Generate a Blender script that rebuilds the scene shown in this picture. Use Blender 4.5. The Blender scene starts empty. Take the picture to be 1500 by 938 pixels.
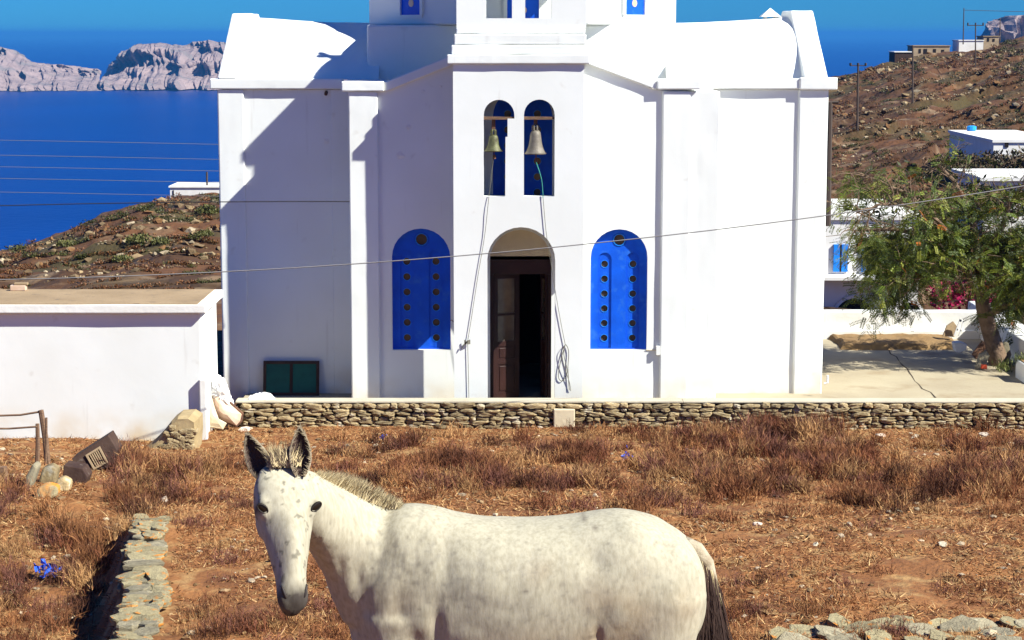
import bpy, bmesh, math, random
import numpy as np
from mathutils import Vector, Matrix, noise
R = math.radians
S = bpy.context.scene
C = S.collection
# ------------------------------------------------------------------ camera
HC = 6.2
PITCH = R(8.3)
FX = 2876.0
cd = bpy.data.cameras.new('camera'); cam = bpy.data.objects.new('camera', cd); C.objects.link(cam)
cam.location = (0, 0, HC); cam.rotation_euler = (R(90) - PITCH, 0, 0)
cd.sensor_width = 36; cd.lens = 36 * FX / 1500; cd.clip_start = 0.2; cd.clip_end = 3.0e6
S.camera = cam
# ------------------------------------------------------------------ sky and sun
SUN = Vector((2.0, -1.0, 2.0)).normalized()
elev = math.asin(SUN.z); azim = math.atan2(SUN.x, SUN.y)
w = bpy.data.worlds.new('World'); S.world = w; w.use_nodes = True
nt = w.node_tree; nt.nodes.clear()
sky = nt.nodes.new('ShaderNodeTexSky'); sky.sky_type = 'NISHITA'; sky.sun_disc = False
sky.sun_elevation = elev; sky.sun_rotation = azim
sky.air_density = 1.0; sky.dust_density = 0.0; sky.ozone_density = 4.0; sky.altitude = 100
tint = nt.nodes.new('ShaderNodeMix'); tint.data_type = 'RGBA'; tint.blend_type = 'MULTIPLY'
tint.inputs[0].default_value = 1.0; tint.inputs[7].default_value = (0.08, 0.46, 1.16, 1)
bg = nt.nodes.new('ShaderNodeBackground'); bg.inputs[1].default_value = 0.05
wo = nt.nodes.new('ShaderNodeOutputWorld')
nt.links.new(sky.outputs[0], tint.inputs[6]); nt.links.new(tint.outputs[2], bg.inputs[0]); nt.links.new(bg.outputs[0], wo.inputs[0])
ld = bpy.data.lights.new('sun', 'SUN'); ld.energy = 5.0; ld.angle = R(0.5); ld.color = (1.0, 0.995, 0.89)
sun = bpy.data.objects.new('sun', ld); C.objects.link(sun)
sun.rotation_euler = SUN.to_track_quat('Z', 'Y').to_euler()
S.view_settings.view_transform = 'Standard'; S.view_settings.look = 'None'
S.view_settings.gamma = 1.0; S.view_settings.use_curve_mapping = False
S.view_settings.exposure = 1.0

# ------------------------------------------------------------------ picture helpers (design measurements -> metres)
CP, SP = math.cos(PITCH), math.sin(PITCH)
def slope(v):
    y = (469 - v) / FX
    return (-SP + y * CP) / (CP + y * SP)
def XZ(u, v, Y):
    y = (469 - v) / FX; dy = CP + y * SP
    return ((u - 750) / FX * Y / dy, HC + slope(v) * Y)
def PX(X, Y, Z):
    d = Y * CP - (Z - HC) * SP
    return 750 + FX * X / d, 469 - FX * (Y * SP + (Z - HC) * CP) / d
def ZV(v, Y): return HC + slope(v) * Y
def XU(u, v, Y): return XZ(u, v, Y)[0]
def smooth(e0, e1, x):
    t = min(1, max(0, (x - e0) / (e1 - e0))); return t * t * (3 - 2 * t)
def lerpt(tab, x):
    if x <= tab[0][0]: return tab[0][1]
    for (a, b), (c, d) in zip(tab, tab[1:]):
        if x <= c: return b + (d - b) * (x - a) / (c - a)
    return tab[-1][1]
def hit(u, v, f, Y0, Y1, n=400):
    pr = None
    for i in range(n + 1):
        Y = Y0 + (Y1 - Y0) * i / n
        X, Z = XZ(u, v, Y)
        if Z <= f(X, Y): return X, Y, f(X, Y)
    X, Z = XZ(u, v, Y1); return X, Y1, f(X, Y1)

# ------------------------------------------------------------------ object helpers
def tag(o, label=None, cat=None, group=None, kind=None):
    if label: o['label'] = label
    if cat: o['category'] = cat
    if group: o['group'] = group
    if kind: o['kind'] = kind
    return o
def thing(name, label, cat, loc=(0, 0, 0), group=None):
    o = bpy.data.objects.new(name, None); C.objects.link(o); o.location = loc
    o.empty_display_size = 0.2
    return tag(o, label, cat, group)
def link(name, me, m=None, parent=None, smooth_=False):
    o = bpy.data.objects.new(name, me); C.objects.link(o)
    if m and not me.materials: me.materials.append(m)
    if smooth_: me.polygons.foreach_set('use_smooth', [True] * len(me.polygons))
    if parent:
        o.parent = parent
        off = Vector((0, 0, 0)); p = parent
        while p: off += p.location; p = p.parent
        o.location = -off
    return o
class MB:
    def __init__(s): s.v = []; s.f = []
    def add(s, vs, fs):
        n = len(s.v); s.v += [tuple(p) for p in vs]; s.f += [tuple(i + n for i in f) for f in fs]; return s
    def box(s, x0, x1, y0, y1, z0, z1):
        return s.add([(x0,y0,z0),(x1,y0,z0),(x1,y1,z0),(x0,y1,z0),(x0,y0,z1),(x1,y0,z1),(x1,y1,z1),(x0,y1,z1)],
                     [(0,3,2,1),(4,5,6,7),(0,1,5,4),(1,2,6,5),(2,3,7,6),(3,0,4,7)])
    def prism(s, poly, y0, y1):                    # convex outline in X,Z, extruded along Y
        n = len(poly)
        vs = [(x, y0, z) for x, z in poly] + [(x, y1, z) for x, z in poly]
        fs = [tuple(range(n)), tuple(range(2 * n - 1, n - 1, -1))]
        fs += [(i, i + n, (i + 1) % n + n, (i + 1) % n) for i in range(n)]
        return s.add(vs, fs)
    def prismx(s, poly, x0, x1):                   # outline in Y,Z extruded along X
        n = len(poly)
        vs = [(x0, y, z) for y, z in poly] + [(x1, y, z) for y, z in poly]
        fs = [tuple(range(n)), tuple(range(2 * n - 1, n - 1, -1))]
        fs += [(i, i + n, (i + 1) % n + n, (i + 1) % n) for i in range(n)]
        return s.add(vs, fs)
    def tube(s, pts, r, n=6, cap=True):
        pts = [Vector(p) for p in pts]; rs = r if isinstance(r, (list, tuple)) else [r] * len(pts)
        vs = []; up = None
        for i, p in enumerate(pts):
            d = (pts[min(i + 1, len(pts) - 1)] - pts[max(i - 1, 0)])
            if d.length < 1e-9: d = Vector((0, 0, 1))
            d.normalize()
            if up is None: up = Vector((0, 0, 1)) if abs(d.z) < .9 else Vector((1, 0, 0))
            a = d.cross(up)
            if a.length < 1e-4: a = d.orthogonal()
            a.normalize(); b = a.cross(d).normalized(); up = b
            for k in range(n):
                t = 2 * math.pi * k / n
                vs.append(p + (a * math.cos(t) + b * math.sin(t)) * rs[i])
        fs = []
        for i in range(len(pts) - 1):
            for k in range(n):
                k2 = (k + 1) % n
                fs.append((i * n + k, i * n + k2, (i + 1) * n + k2, (i + 1) * n + k))
        if cap:
            fs.append(tuple(range(n))[::-1]); fs.append(tuple((len(pts) - 1) * n + k for k in range(n)))
        return s.add(vs, fs)
    def lathe(s, prof, c, n=16, ph=0.0):
        vs = []; fs = []
        for r, z in prof:
            for k in range(n):
                t = 2 * math.pi * k / n + ph
                vs.append((c[0] + r * math.cos(t), c[1] + r * math.sin(t), c[2] + z))
        for i in range(len(prof) - 1):
            for k in range(n):
                k2 = (k + 1) % n
                fs.append((i * n + k, i * n + k2, (i + 1) * n + k2, (i + 1) * n + k))
        fs.append(tuple(range(n))[::-1]); fs.append(tuple((len(prof) - 1) * n + k for k in range(n)))
        return s.add(vs, fs)
    def mesh(s, name):
        me = bpy.data.meshes.new(name); me.from_pydata(s.v, [], s.f); me.update(); return me
    def build(s, name, m, parent=None, bevel=0, smooth_=False):
        o = link(name, s.mesh(name), m, parent, smooth_)
        if bevel:
            b = o.modifiers.new('bevel', 'BEVEL'); b.width = bevel; b.segments = 2; b.limit_method = 'ANGLE'
        return o
def poly_plate(outer, holes, y0, y1):
    cu = bpy.data.curves.new('plate', 'CURVE'); cu.dimensions = '2D'; cu.fill_mode = 'BOTH'; cu.extrude = (y1 - y0) / 2
    for pl in [outer] + list(holes):
        sp = cu.splines.new('POLY'); sp.points.add(len(pl) - 1)
        for i, (x, z) in enumerate(pl): sp.points[i].co = (x, z, 0, 1)
        sp.use_cyclic_u = True
    ob = bpy.data.objects.new('plate', cu)
    me = bpy.data.meshes.new_from_object(ob)
    bpy.data.objects.remove(ob); bpy.data.curves.remove(cu)
    ym = (y0 + y1) / 2
    for v in me.vertices:
        x, y, z = v.co; v.co = (x, ym - z, y)
    bm = bmesh.new(); bm.from_mesh(me); bmesh.ops.remove_doubles(bm, verts=bm.verts, dist=1e-5); bm.to_mesh(me); bm.free()
    me.materials.clear(); me.update()
    return me
def plate(name, outer, holes, y0, y1, m, parent=None):
    me = poly_plate(outer, holes, y0, y1); me.name = name
    return link(name, me, m, parent)
def circle(cx, cz, r, n=16): return [(cx + r * math.cos(2 * math.pi * k / n), cz + r * math.sin(2 * math.pi * k / n)) for k in range(n)]
def arch(x0, x1, z0, ztop, n=14, flat=1.0):        # round-headed opening, counter-clockwise
    r = (x1 - x0) / 2; zs = ztop - r * flat; c = (x0 + x1) / 2
    return [(x0, z0), (x1, z0)] + [(c + r * math.cos(math.pi * k / n), zs + r * flat * math.sin(math.pi * k / n)) for k in range(n + 1)]
def soup(name, verts, faces_n, m, parent=None, cols=None, kind='stuff'):
    """verts (N*faces_n, 3) array, every faces_n verts one face; cols per vertex (N*faces_n, 3)"""
    verts = np.asarray(verts, dtype=np.float32).reshape(-1, 3); nv = len(verts); nf = nv // faces_n
    me = bpy.data.meshes.new(name); me.vertices.add(nv); me.vertices.foreach_set('co', verts.ravel())
    me.loops.add(nv); me.loops.foreach_set('vertex_index', np.arange(nv, dtype=np.int32))
    me.polygons.add(nf); me.polygons.foreach_set('loop_start', np.arange(0, nv, faces_n, dtype=np.int32))
    me.polygons.foreach_set('loop_total', np.full(nf, faces_n, dtype=np.int32))
    if cols is not None:
        ca = me.color_attributes.new('tone', 'FLOAT_COLOR', 'POINT')
        cc = np.ones((nv, 4), dtype=np.float32); cc[:, :3] = cols; ca.data.foreach_set('color', cc.ravel())
    me.update(calc_edges=True); me.validate()
    o = link(name, me, m, parent)
    if kind: o['kind'] = kind
    return o

# ------------------------------------------------------------------ materials
def mat(name, c1, c2=None, scale=4.0, rough=0.8, bump=0.0, bscale=None, c3=None, s3=30.0, t3=(0.6, 0.75), spec=0.3,
        rnd=0.0, detail=6, metal=0.0, attr=None, bdist=0.02, stretch=None, t2=(0.35, 0.65), trans=0.0, base=None, olive=None):
    m = bpy.data.materials.new(name); m.use_nodes = True
    n = m.node_tree.nodes; l = m.node_tree.links; b = n['Principled BSDF']
    b.inputs['Roughness'].default_value = rough; b.inputs['Specular IOR Level'].default_value = spec; b.inputs['Metallic'].default_value = metal
    tc = n.new('ShaderNodeTexCoord'); co = tc.outputs['Object']
    if stretch:
        mp = n.new('ShaderNodeMapping'); mp.inputs['Scale'].default_value = stretch; l.new(co, mp.inputs[0]); co = mp.outputs[0]
    def ns(sc, dt=detail):
        t = n.new('ShaderNodeTexNoise'); t.inputs['Scale'].default_value = sc; t.inputs['Detail'].default_value = dt; l.new(co, t.inputs['Vector']); return t
    def ramp(src, a, b_):
        r = n.new('ShaderNodeMapRange'); r.inputs[1].default_value = a; r.inputs[2].default_value = b_; l.new(src, r.inputs[0]); return r.outputs[0]
    def mix(f, a, b_, mode='MIX'):
        x = n.new('ShaderNodeMix'); x.data_type = 'RGBA'; x.blend_type = mode
        for s_, v_ in ((0, f), (6, a), (7, b_)):
            if isinstance(v_, (int, float)): x.inputs[s_].default_value = v_
            elif isinstance(v_, tuple): x.inputs[s_].default_value = (*v_[:3], 1)
            else: l.new(v_, x.inputs[s_])
        return x.outputs[2]
    col = tuple(c1) if c1 else (1, 1, 1)
    if attr:
        at = n.new('ShaderNodeAttribute'); at.attribute_name = attr; col = at.outputs['Color']
        if c1: col = mix(1.0, col, tuple(c1), 'MULTIPLY')
    if c2 is not None: col = mix(ramp(ns(scale).outputs[0], *t2), col, tuple(c2), 'MIX' if not attr else 'MULTIPLY')
    if c3 is not None: col = mix(ramp(ns(s3).outputs[0], *t3), col, tuple(c3))
    if olive is not None: col = mix(ramp(ns(olive[1]).outputs[0], .52, .60), col, olive[0])
    if base is not None:          # splashed dirt near the foot of the wall and faint run-off streaks
        sx = n.new('ShaderNodeSeparateXYZ'); g_ = n.new('ShaderNodeNewGeometry'); l.new(g_.outputs['Position'], sx.inputs[0])
        a_ = n.new('ShaderNodeMapRange'); a_.inputs[1].default_value = .55; a_.inputs[2].default_value = -.05; l.new(sx.outputs[2], a_.inputs[0])
        m_ = n.new('ShaderNodeMath'); m_.operation = 'MULTIPLY'; l.new(a_.outputs[0], m_.inputs[0]); l.new(ramp(ns(2.2).outputs[0], .35, .7), m_.inputs[1])
        col = mix(m_.outputs[0], col, tuple(base))
        mp_ = n.new('ShaderNodeMapping'); mp_.inputs['Scale'].default_value = (5, 5, .35); l.new(tc.outputs['Object'], mp_.inputs[0])
        t_ = n.new('ShaderNodeTexNoise'); t_.inputs['Scale'].default_value = 1.6; t_.inputs['Detail'].default_value = 5; l.new(mp_.outputs[0], t_.inputs['Vector'])
        col = mix(ramp(t_.outputs[0], .66, 1.0), col, (.50, .47, .42))
    if rnd:
        oi = n.new('ShaderNodeObjectInfo'); hs = n.new('ShaderNodeHueSaturation')
        l.new(ramp(oi.outputs['Random'], 0, 1), hs.inputs['Fac']) if False else None
        mr = n.new('ShaderNodeMapRange'); l.new(oi.outputs['Random'], mr.inputs[0]); mr.inputs[3].default_value = 1 - rnd; mr.inputs[4].default_value = 1 + rnd
        l.new(mr.outputs[0], hs.inputs['Value'])
        if isinstance(col, tuple): hs.inputs['Color'].default_value = (*col[:3], 1)
        else: l.new(col, hs.inputs['Color'])
        col = hs.outputs[0]
    if isinstance(col, tuple): b.inputs['Base Color'].default_value = (*col[:3], 1)
    else: l.new(col, b.inputs['Base Color'])
    if bump:
        bp = n.new('ShaderNodeBump'); bp.inputs['Strength'].default_value = bump; bp.inputs['Distance'].default_value = bdist
        l.new(ns(bscale or scale * 4, 8).outputs[0], bp.inputs['Height']); l.new(bp.outputs[0], b.inputs['Normal'])
    if trans:
        b.inputs['Transmission Weight'].default_value = trans
    return m
M = {}
M['plaster'] = mat('white_plaster', (.775, .79, .765), (.73, .74, .705), .8, .85, .13, 2.5, c3=(.60, .58, .53), s3=4, t3=(.66, .85), bdist=.03, base=(.62, .50, .33))
M['plaster2'] = mat('old_white_plaster', (.78, .77, .74), (.72, .70, .65), 1.2, .85, .25, 6, c3=(.55, .52, .45), s3=7, t3=(.68, .82), bdist=.03)
M['blue'] = mat('blue_paint', (.002, .095, .66), (.002, .075, .54), 3, .5, .12, 22, spec=.25, c3=(.02, .13, .58), s3=7, t3=(.56, .75))
M['bluelt'] = mat('light_blue_paint', (.01, .22, .75), (.01, .18, .65), 3, .45)
M['glass_dark'] = mat('dark_glass', (.06, .04, .03), (.10, .075, .05), 3, .12, spec=.6)
M['brown'] = mat('dark_brown_paint', (.032, .010, .008), (.022, .007, .006), 5, .45, .2, 30)
M['bank'] = mat('yellow_rubble', (.40, .30, .16), (.30, .22, .11), 4, .95, .5, 12)
M['coping'] = mat('cream_coping', (.52, .47, .36), (.44, .39, .29), 2, .9, .4, 12)
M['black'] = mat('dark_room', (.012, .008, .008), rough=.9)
M['cream'] = mat('cream_plaster', (.66, .56, .38), (.58, .48, .32), 4, .85, .3, 12)
M['wood'] = mat('weathered_wood', (.22, .13, .075), (.13, .075, .05), 8, .8, .5, 30, stretch=(1, 1, 6))
M['woodlt'] = mat('pale_wood', (.60, .36, .20), (.48, .28, .15), 8, .7, .3, 30)
M['oldwood'] = mat('old_dark_wood', (.038, .018, .013), (.065, .036, .025), 5, .8, .3, 30, c3=(.13, .10, .08), s3=9, t3=(.66, .74))
M['greybronze'] = mat('grey_bell_metal', (.20, .175, .145), (.15, .13, .10), 12, .6, .2, 40, metal=.2)
M['bronze'] = mat('green_bronze', (.13, .135, .06), (.07, .065, .035), 14, .55, .3, 40, metal=.2)
M['rust'] = mat('rusty_iron', (.16, .075, .04), (.09, .045, .03), 14, .7, .3, 40)
M['rope'] = mat('old_rope', (.17, .16, .12), (.12, .11, .09), 20, .9)
M['ropegreen'] = mat('green_rope', (.05, .30, .22), (.04, .22, .18), 20, .9)
M['cable'] = mat('black_cable', (.05, .045, .045), rough=.6)
M['cablegrey'] = mat('grey_cable', (.16, .15, .15), rough=.6)
M['stone'] = mat('field_stone', (.36, .27, .14), (.24, .17, .085), 7, .9, .7, 22, c3=(.45, .40, .30), s3=9, t3=(.55, .7), rnd=.38)
M['slab'] = mat('schist_slab', (.33, .275, .155), (.22, .185, .105), 5, .9, .8, 16, c3=(.50, .19, .03), s3=2.6, t3=(.54, .62), rnd=.22)
M['slabgrey'] = mat('grey_schist', (.30, .255, .165), (.19, .165, .11), 5, .9, .8, 16, c3=(.36, .33, .23), s3=4, t3=(.6, .7), rnd=.2)
M['mortar'] = mat('dark_joint', (.07, .05, .035), (.04, .03, .02), 9, .95, .5, 30)
M['paving'] = mat('pale_paving', (.40, .34, .235), (.34, .28, .19), .8, .85, .4, 9, c3=(.27, .20, .12), s3=1.3, t3=(.56, .74))
M['earth'] = mat('trodden_earth', (.26, .16, .07), (.20, .12, .05), 2.2, .95, .6, 14)
M['concrete'] = mat('weathered_concrete', (.33, .235, .140), (.27, .19, .11), 1.5, .9, .4, 14, c3=(.17, .13, .09), s3=6, t3=(.6, .75))
M['soil'] = mat('dry_soil', (.275, .117, .039), (.16, .062, .021), 1.3, .95, .9, 14, c3=(.33, .19, .075), s3=3.0, t3=(.50, .66), bdist=.04)
M['blades'] = mat('dry_stems', None, rough=.8, attr='tone', spec=.15)
M['hill'] = mat('brown_hillside', (.118, .050, .020), (.048, .023, .010), .07, .95, .9, .9, c3=(.18, .115, .065), s3=.35, t3=(.55, .66), bdist=.5, detail=9, olive=((.062, .045, .016), .045))
M['rock'] = mat('hill_rock', None, rough=.95, attr='tone', bump=.8, bscale=2.0, bdist=.2, spec=.1)
M['leaf'] = mat('leaf', None, rough=.55, attr='tone', spec=.25)
M['bark'] = mat('bark', (.20, .13, .085), (.12, .08, .05), 9, .9, .8, 26)
M['island'] = mat('island_rock', (.32, .235, .215), (.22, .165, .155), .010, .95, .9, .03, c3=(.20, .17, .16), s3=.02, t3=(.55, .66), bdist=30, detail=10)
M['white'] = mat('white_cloth', (.80, .79, .78), (.70, .69, .68), 6, .9)
M['greenscreen'] = mat('green_mesh', (.012, .10, .075), (.01, .075, .06), 5, .7)
M['bluebag'] = mat('blue_plastic', (.02, .12, .75), (.015, .08, .5), 20, .3, spec=.6)
M['pole'] = mat('dark_pole', (.07, .05, .04), rough=.9)
M['housewhite'] = mat('far_whitewash', (.78, .76, .72), (.70, .67, .62), 1.0, .9)
M['housestone'] = mat('far_stone', (.40, .30, .19), (.30, .22, .14), 1.0, .9, .6, 3)
M['tank'] = mat('blue_roof_tank', (.02, .30, .75), rough=.5)
M['tan'] = mat('stained_ceramic', (.66, .50, .38), (.55, .36, .24), 4, .5)
def wavy(o, amp=.012, lv=4):
    s_ = o.modifiers.new('cuts', 'SUBSURF'); s_.subdivision_type = 'SIMPLE'; s_.levels = lv; s_.render_levels = lv
    d = o.modifiers.new('hand_made', 'DISPLACE'); t = bpy.data.textures.get('plaster_waves')
    if not t: t = bpy.data.textures.new('plaster_waves', 'CLOUDS'); t.noise_scale = .45; t.noise_depth = 2
    d.texture = t; d.texture_coords = 'GLOBAL'; d.strength = amp; d.mid_level = .5
    return o
# sea
ms = mat('sea_water', (.0, .022, .165), (.0, .016, .135), .004, .32, 0, spec=.2); M['sea'] = ms
b = ms.node_tree.nodes['Principled BSDF']
bp = ms.node_tree.nodes.new('ShaderNodeBump'); tn = ms.node_tree.nodes.new('ShaderNodeTexNoise'); tcc = ms.node_tree.nodes.new('ShaderNodeTexCoord')
tn.inputs['Scale'].default_value = .12; tn.inputs['Detail'].default_value = 8; bp.inputs['Strength'].default_value = .5; bp.inputs['Distance'].default_value = 1.2
ms.node_tree.links.new(tcc.outputs['Object'], tn.inputs['Vector']); ms.node_tree.links.new(tn.outputs[0], bp.inputs['Height']); ms.node_tree.links.new(bp.outputs[0], b.inputs['Normal'])

rng = random.Random(7)
nrg = np.random.default_rng(5)
def fbm(x, y, z=0.0, o=4): return noise.fractal(Vector((x, y, z)), 1.0, 2.0, o)

# ================================================================== THE SETTING
SEAZ = HC - 120
sea = MB().add([(-5.9e4, -2.9e3, SEAZ), (5.9e4, -2.9e3, SEAZ), (5.9e4, 1.19e5, SEAZ), (-5.9e4, 1.19e5, SEAZ)], [(0, 1, 2, 3)]).build('sea', M['sea']); tag(sea, kind='structure')

# field in front of the terrace
PROF = [(-4, 5.0), (3, 4.1), (7.2, 3.13), (11, 2.0), (14, 1.32), (15.5, 1.12), (18, .98), (20.5, .92), (24, .58), (28, .12), (31.2, -.1), (36, -.15)]
def dryx(Y):      # centre line of the old dry stone wall
    return lerpt([(13, -3.30), (16, -3.20), (17.5, -3.36), (19, -3.68), (21.3, -3.98)], Y)
def gz(X, Y):
    z = lerpt(PROF, Y)
    z += .05 * fbm(X * .6, Y * .6) + .02 * fbm(X * 2.5, Y * 2.5, 3)
    if Y < 24:
        d = dryx(Y) - .22 - X
        z -= .50 * smooth(-.05, .25, d) * (1 - smooth(19.8, 23.5, Y))
    z -= .25 * smooth(4.0, 12, -X) * smooth(20, 26, Y) * .0
    return z
def field():
    nx, ny = 230, 300
    xs = np.linspace(-16, 17, nx); ys = np.linspace(-3, 31.5, ny)
    v = [(x, y, gz(x, y)) for y in ys for x in xs]
    f = [(j * nx + i, j * nx + i + 1, (j + 1) * nx + i + 1, (j + 1) * nx + i) for j in range(ny - 1) for i in range(nx - 1)]
    return tag(MB().add(v, f).build('ground', M['soil'], smooth_=True), kind='structure')
field()
SKYL = [(-2500, 420), (0, 366), (60, 352), (100, 340), (150, 318), (200, 304), (250, 290), (330, 283), (500, 262), (800, 200), (1100, 140), (1213, 118), (1253, 108), (1283, 98),
        (1310, 91), (1340, 83), (1400, 79), (1440, 70), (1500, 52), (1600, 30), (1800, 5), (3500, -150)]
def hz(X, Y):
    a = X / max(Y, 1) * FX + 750
    Yr = lerpt([(-1000, 180), (0, 190), (330, 250), (800, 330), (1200, 400), (1500, 440)], a)
    zr = HC + slope(lerpt(SKYL, a)) * Yr
    right = smooth(700, 1200, a)
    z45 = -.35 * (1 - right) - 1.4 * right
    Ym = 75; z75 = -5.4
    if Y <= Yr:
        zl = z45 + (zr - z45) * max(0, (Y - 45)) / (Yr - 45)
        if Y < Ym: zR = z45 + (z75 - z45) * max(0, Y - 45) / (Ym - 45)
        else:
            t = (Y - Ym) / (Yr - Ym); zR = z75 + (zr - z75) * t ** .85
            q = 26.0; st = (t * 9 + .6 * fbm(X * .02, Y * .01)) % 1.0
            zR += .75 * (smooth(.0, .85, st) * .0 - st + .5) * smooth(0, .1, t) * (1 - smooth(.85, 1, t))
        z = zl * (1 - right) + zR * right
    else:
        z = zr - (Y - Yr) * .55
    if Y > 50:
        k = smooth(50, 70, Y)
        z += k * (1.3 * fbm(X * .04, Y * .04, 1, 5) + .75 * fbm(X * .2, Y * .2, 2, 4)) * (.6 if Y > Yr - 20 else 1)
    return z
def hill():
    na, ny = 620, 330
    As = np.linspace(-.62, .62, na)
    ys = np.concatenate([np.linspace(31.3, 60, 50), np.linspace(60.8, 450, 330), np.linspace(453, 900, 40)])
    v = []
    for y in ys:
        for a in As:
            x = a * y; z = hz(x, y)
            if y < 45: z = -.15 + (z + .15) * smooth(36, 45, y)
            v.append((x, y, z))
    f = [(j * na + i, j * na + i + 1, (j + 1) * na + i + 1, (j + 1) * na + i) for j in range(len(ys) - 1) for i in range(na - 1)]
    return tag(MB().add(v, f).build('hillside', M['hill'], smooth_=True), kind='structure')
hill()

# islands across the water
def landmass(name, D, prof, u0, u1, depth, seed, rug):
    nu, nd = 260, 60
    v = []
    for j in range(nd):
        t = j / (nd - 1)
        for i in range(nu):
            u = u0 + (u1 - u0) * i / (nu - 1)
            Y = D + depth * t
            X = (u - 750) / FX * Y
            top = lerpt(prof, u)
            Ht = (HC + slope(top) * (D + depth * .28)) - SEAZ
            edge = smooth(0, .04, (u - u0) / (u1 - u0)) * smooth(0, .03, (u1 - u) / (u1 - u0))
            q = u / 17.0 + seed + 1.6 * t * math.sin(u / 23.0 + seed)
            rid = 1 - abs(fbm(q, t * 3.2, seed, 5)) * 1.7
            sh = smooth(-.02, .30 + .04 * rid, t) ** .8 if t < .45 else 1 - smooth(.55, 1.0, t)
            wx = X + 60 * fbm(X * .004, Y * .004, seed + 5, 3); rg2 = abs(fbm(wx * .0062 + .007 * Y, Y * .0050, seed, 3))
            h = Ht * edge * sh * (1 - rug * (.9 * rg2) * (1 - smooth(.24, .34, t)))
            h += 12 * fbm(X * .009, Y * .009, seed, 6) * sh * edge
            Yo = Y + 70 * fbm(u / 20, 0, seed, 4) * (1 - t) + 25 * fbm(u / 5, t * 3, seed, 4)
            zz_ = max(0, h + 6); Yo += 75 * fbm(X * .009 + zz_ * .012, zz_ * .030, seed + 2, 4)
            v.append((X, Yo, SEAZ - 6 + zz_))
    f = [(j * nu + i, j * nu + i + 1, (j + 1) * nu + i + 1, (j + 1) * nu + i) for j in range(nd - 1) for i in range(nu - 1)]
    return tag(MB().add(v, f).build(name, M['island'], smooth_=False), kind='structure')
landmass('island', 4190, [(-260, 95), (-80, 80), (0, 71), (14, 73), (40, 86), (60, 93), (100, 97), (130, 104), (146, 106), (153, 112)], -300, 156, 900, 3.3, .5)
landmass('island', 4230, [(146, 125), (152, 108), (170, 98), (176, 88), (184, 78), (205, 71), (240, 68), (275, 70), (282, 64), (300, 66), (312, 63), (330, 68), (380, 80), (480, 100), (640, 120)], 143, 700, 900, 8.1, .75)
landmass('headland', 2600, [(1405, 70), (1418, 52), (1430, 42), (1445, 36), (1470, 28), (1500, 24), (1600, 10), (1900, 20), (2200, 60)], 1400, 2300, 700, 5.2, .4)
# ================================================================== THE CHURCH
YB, YP, YW, YE, YG = 31.76, 32.50, 32.56, 33.62, 33.665     # planes: porch front, inner pilasters, arm wall, end pilasters, wing wall
def X_(u, Y, v=350): return XU(u, v, Y)
church = thing('church', 'whitewashed cross-shaped church with a bell porch and arched blue shutters', 'church', (0, YB, 0))
P = M['plaster']
zW = ZV(131, YE)          # top of wing walls / underside of wing cornice
zA = ZV(134, YP)          # top of arm pilasters
zT = ZV(94, YB)           # top of porch walls
xl, xr = X_(322.5, YE), X_(1209, YE)
xa0, xa1 = X_(512.5, YP), X_(1009, YP)
xb0, xb1 = X_(664.5, YB), X_(854.5, YB)
xc = (xb0 + xb1) / 2
# wings
MB().box(xl + .06, xa0 + .1, YG, YG + .4, -.2, zW).box(xl + .06, xl + .46, YG + .4, 37.9, -.2, zW).box(xl + .06, xa0 + .1, 37.9, 38.3, -.2, zW).build('wall', P, church, .02)
MB().box(xa1 - .1, xr - .06, YG, YG + .4, -.2, zW).box(xr - .46, xr - .06, YG + .4, 37.9, -.2, zW).box(xa1 - .1, xr - .06, 37.9, 38.3, -.2, zW).build('wall', P, church, .02)
MB().box(xa0 - .2, xa1 + .2, 38.1, 38.5, -.2, zW).build('wall', P, church, .02)
for x0, x1 in ((xl, X_(361, YE)), (X_(1166, YE), xr)):
    MB().box(x0, x1, YE, YG + .02, -.2, zW - .003).build('pilaster', P, church, .025)
# faint raised bands beside the inner corners of the wings
MB().box(X_(487, YG), xa0 + .05, YG - .025, YG + .01, -.2, zW - .002).build('pilaster', P, church, .015)
MB().box(xa1 - .05, X_(1042, YG), YG - .025, YG + .01, -.2, zW - .002).build('pilaster', P, church, .015)
cz0, cz1 = ZV(131, YE - .1), ZV(115.5, YE - .1)
for x0, x1, yo in ((X_(312.5, YE), X_(504, YE), 0), (X_(1019, YE), X_(1219, YE), 0)):
    MB().box(x0, x1, YE - .045, YG + .35, cz0, cz1).build('cornice', P, church, .02)
MB().box(X_(1166, YE), X_(1219, YE) + .02, YE - .075, YE, cz0 - .01, cz1 + .02).build('cornice', P, church, .02)
# end cornices and back
MB().box(xl - .1, xl + .3, YG + .36, 38.4, cz0, cz1).build('cornice', P, church, .02); MB().box(xr - .3, xr + .1, YG + .36, 38.4, cz0, cz1).build('cornice', P, church, .02)
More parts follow.
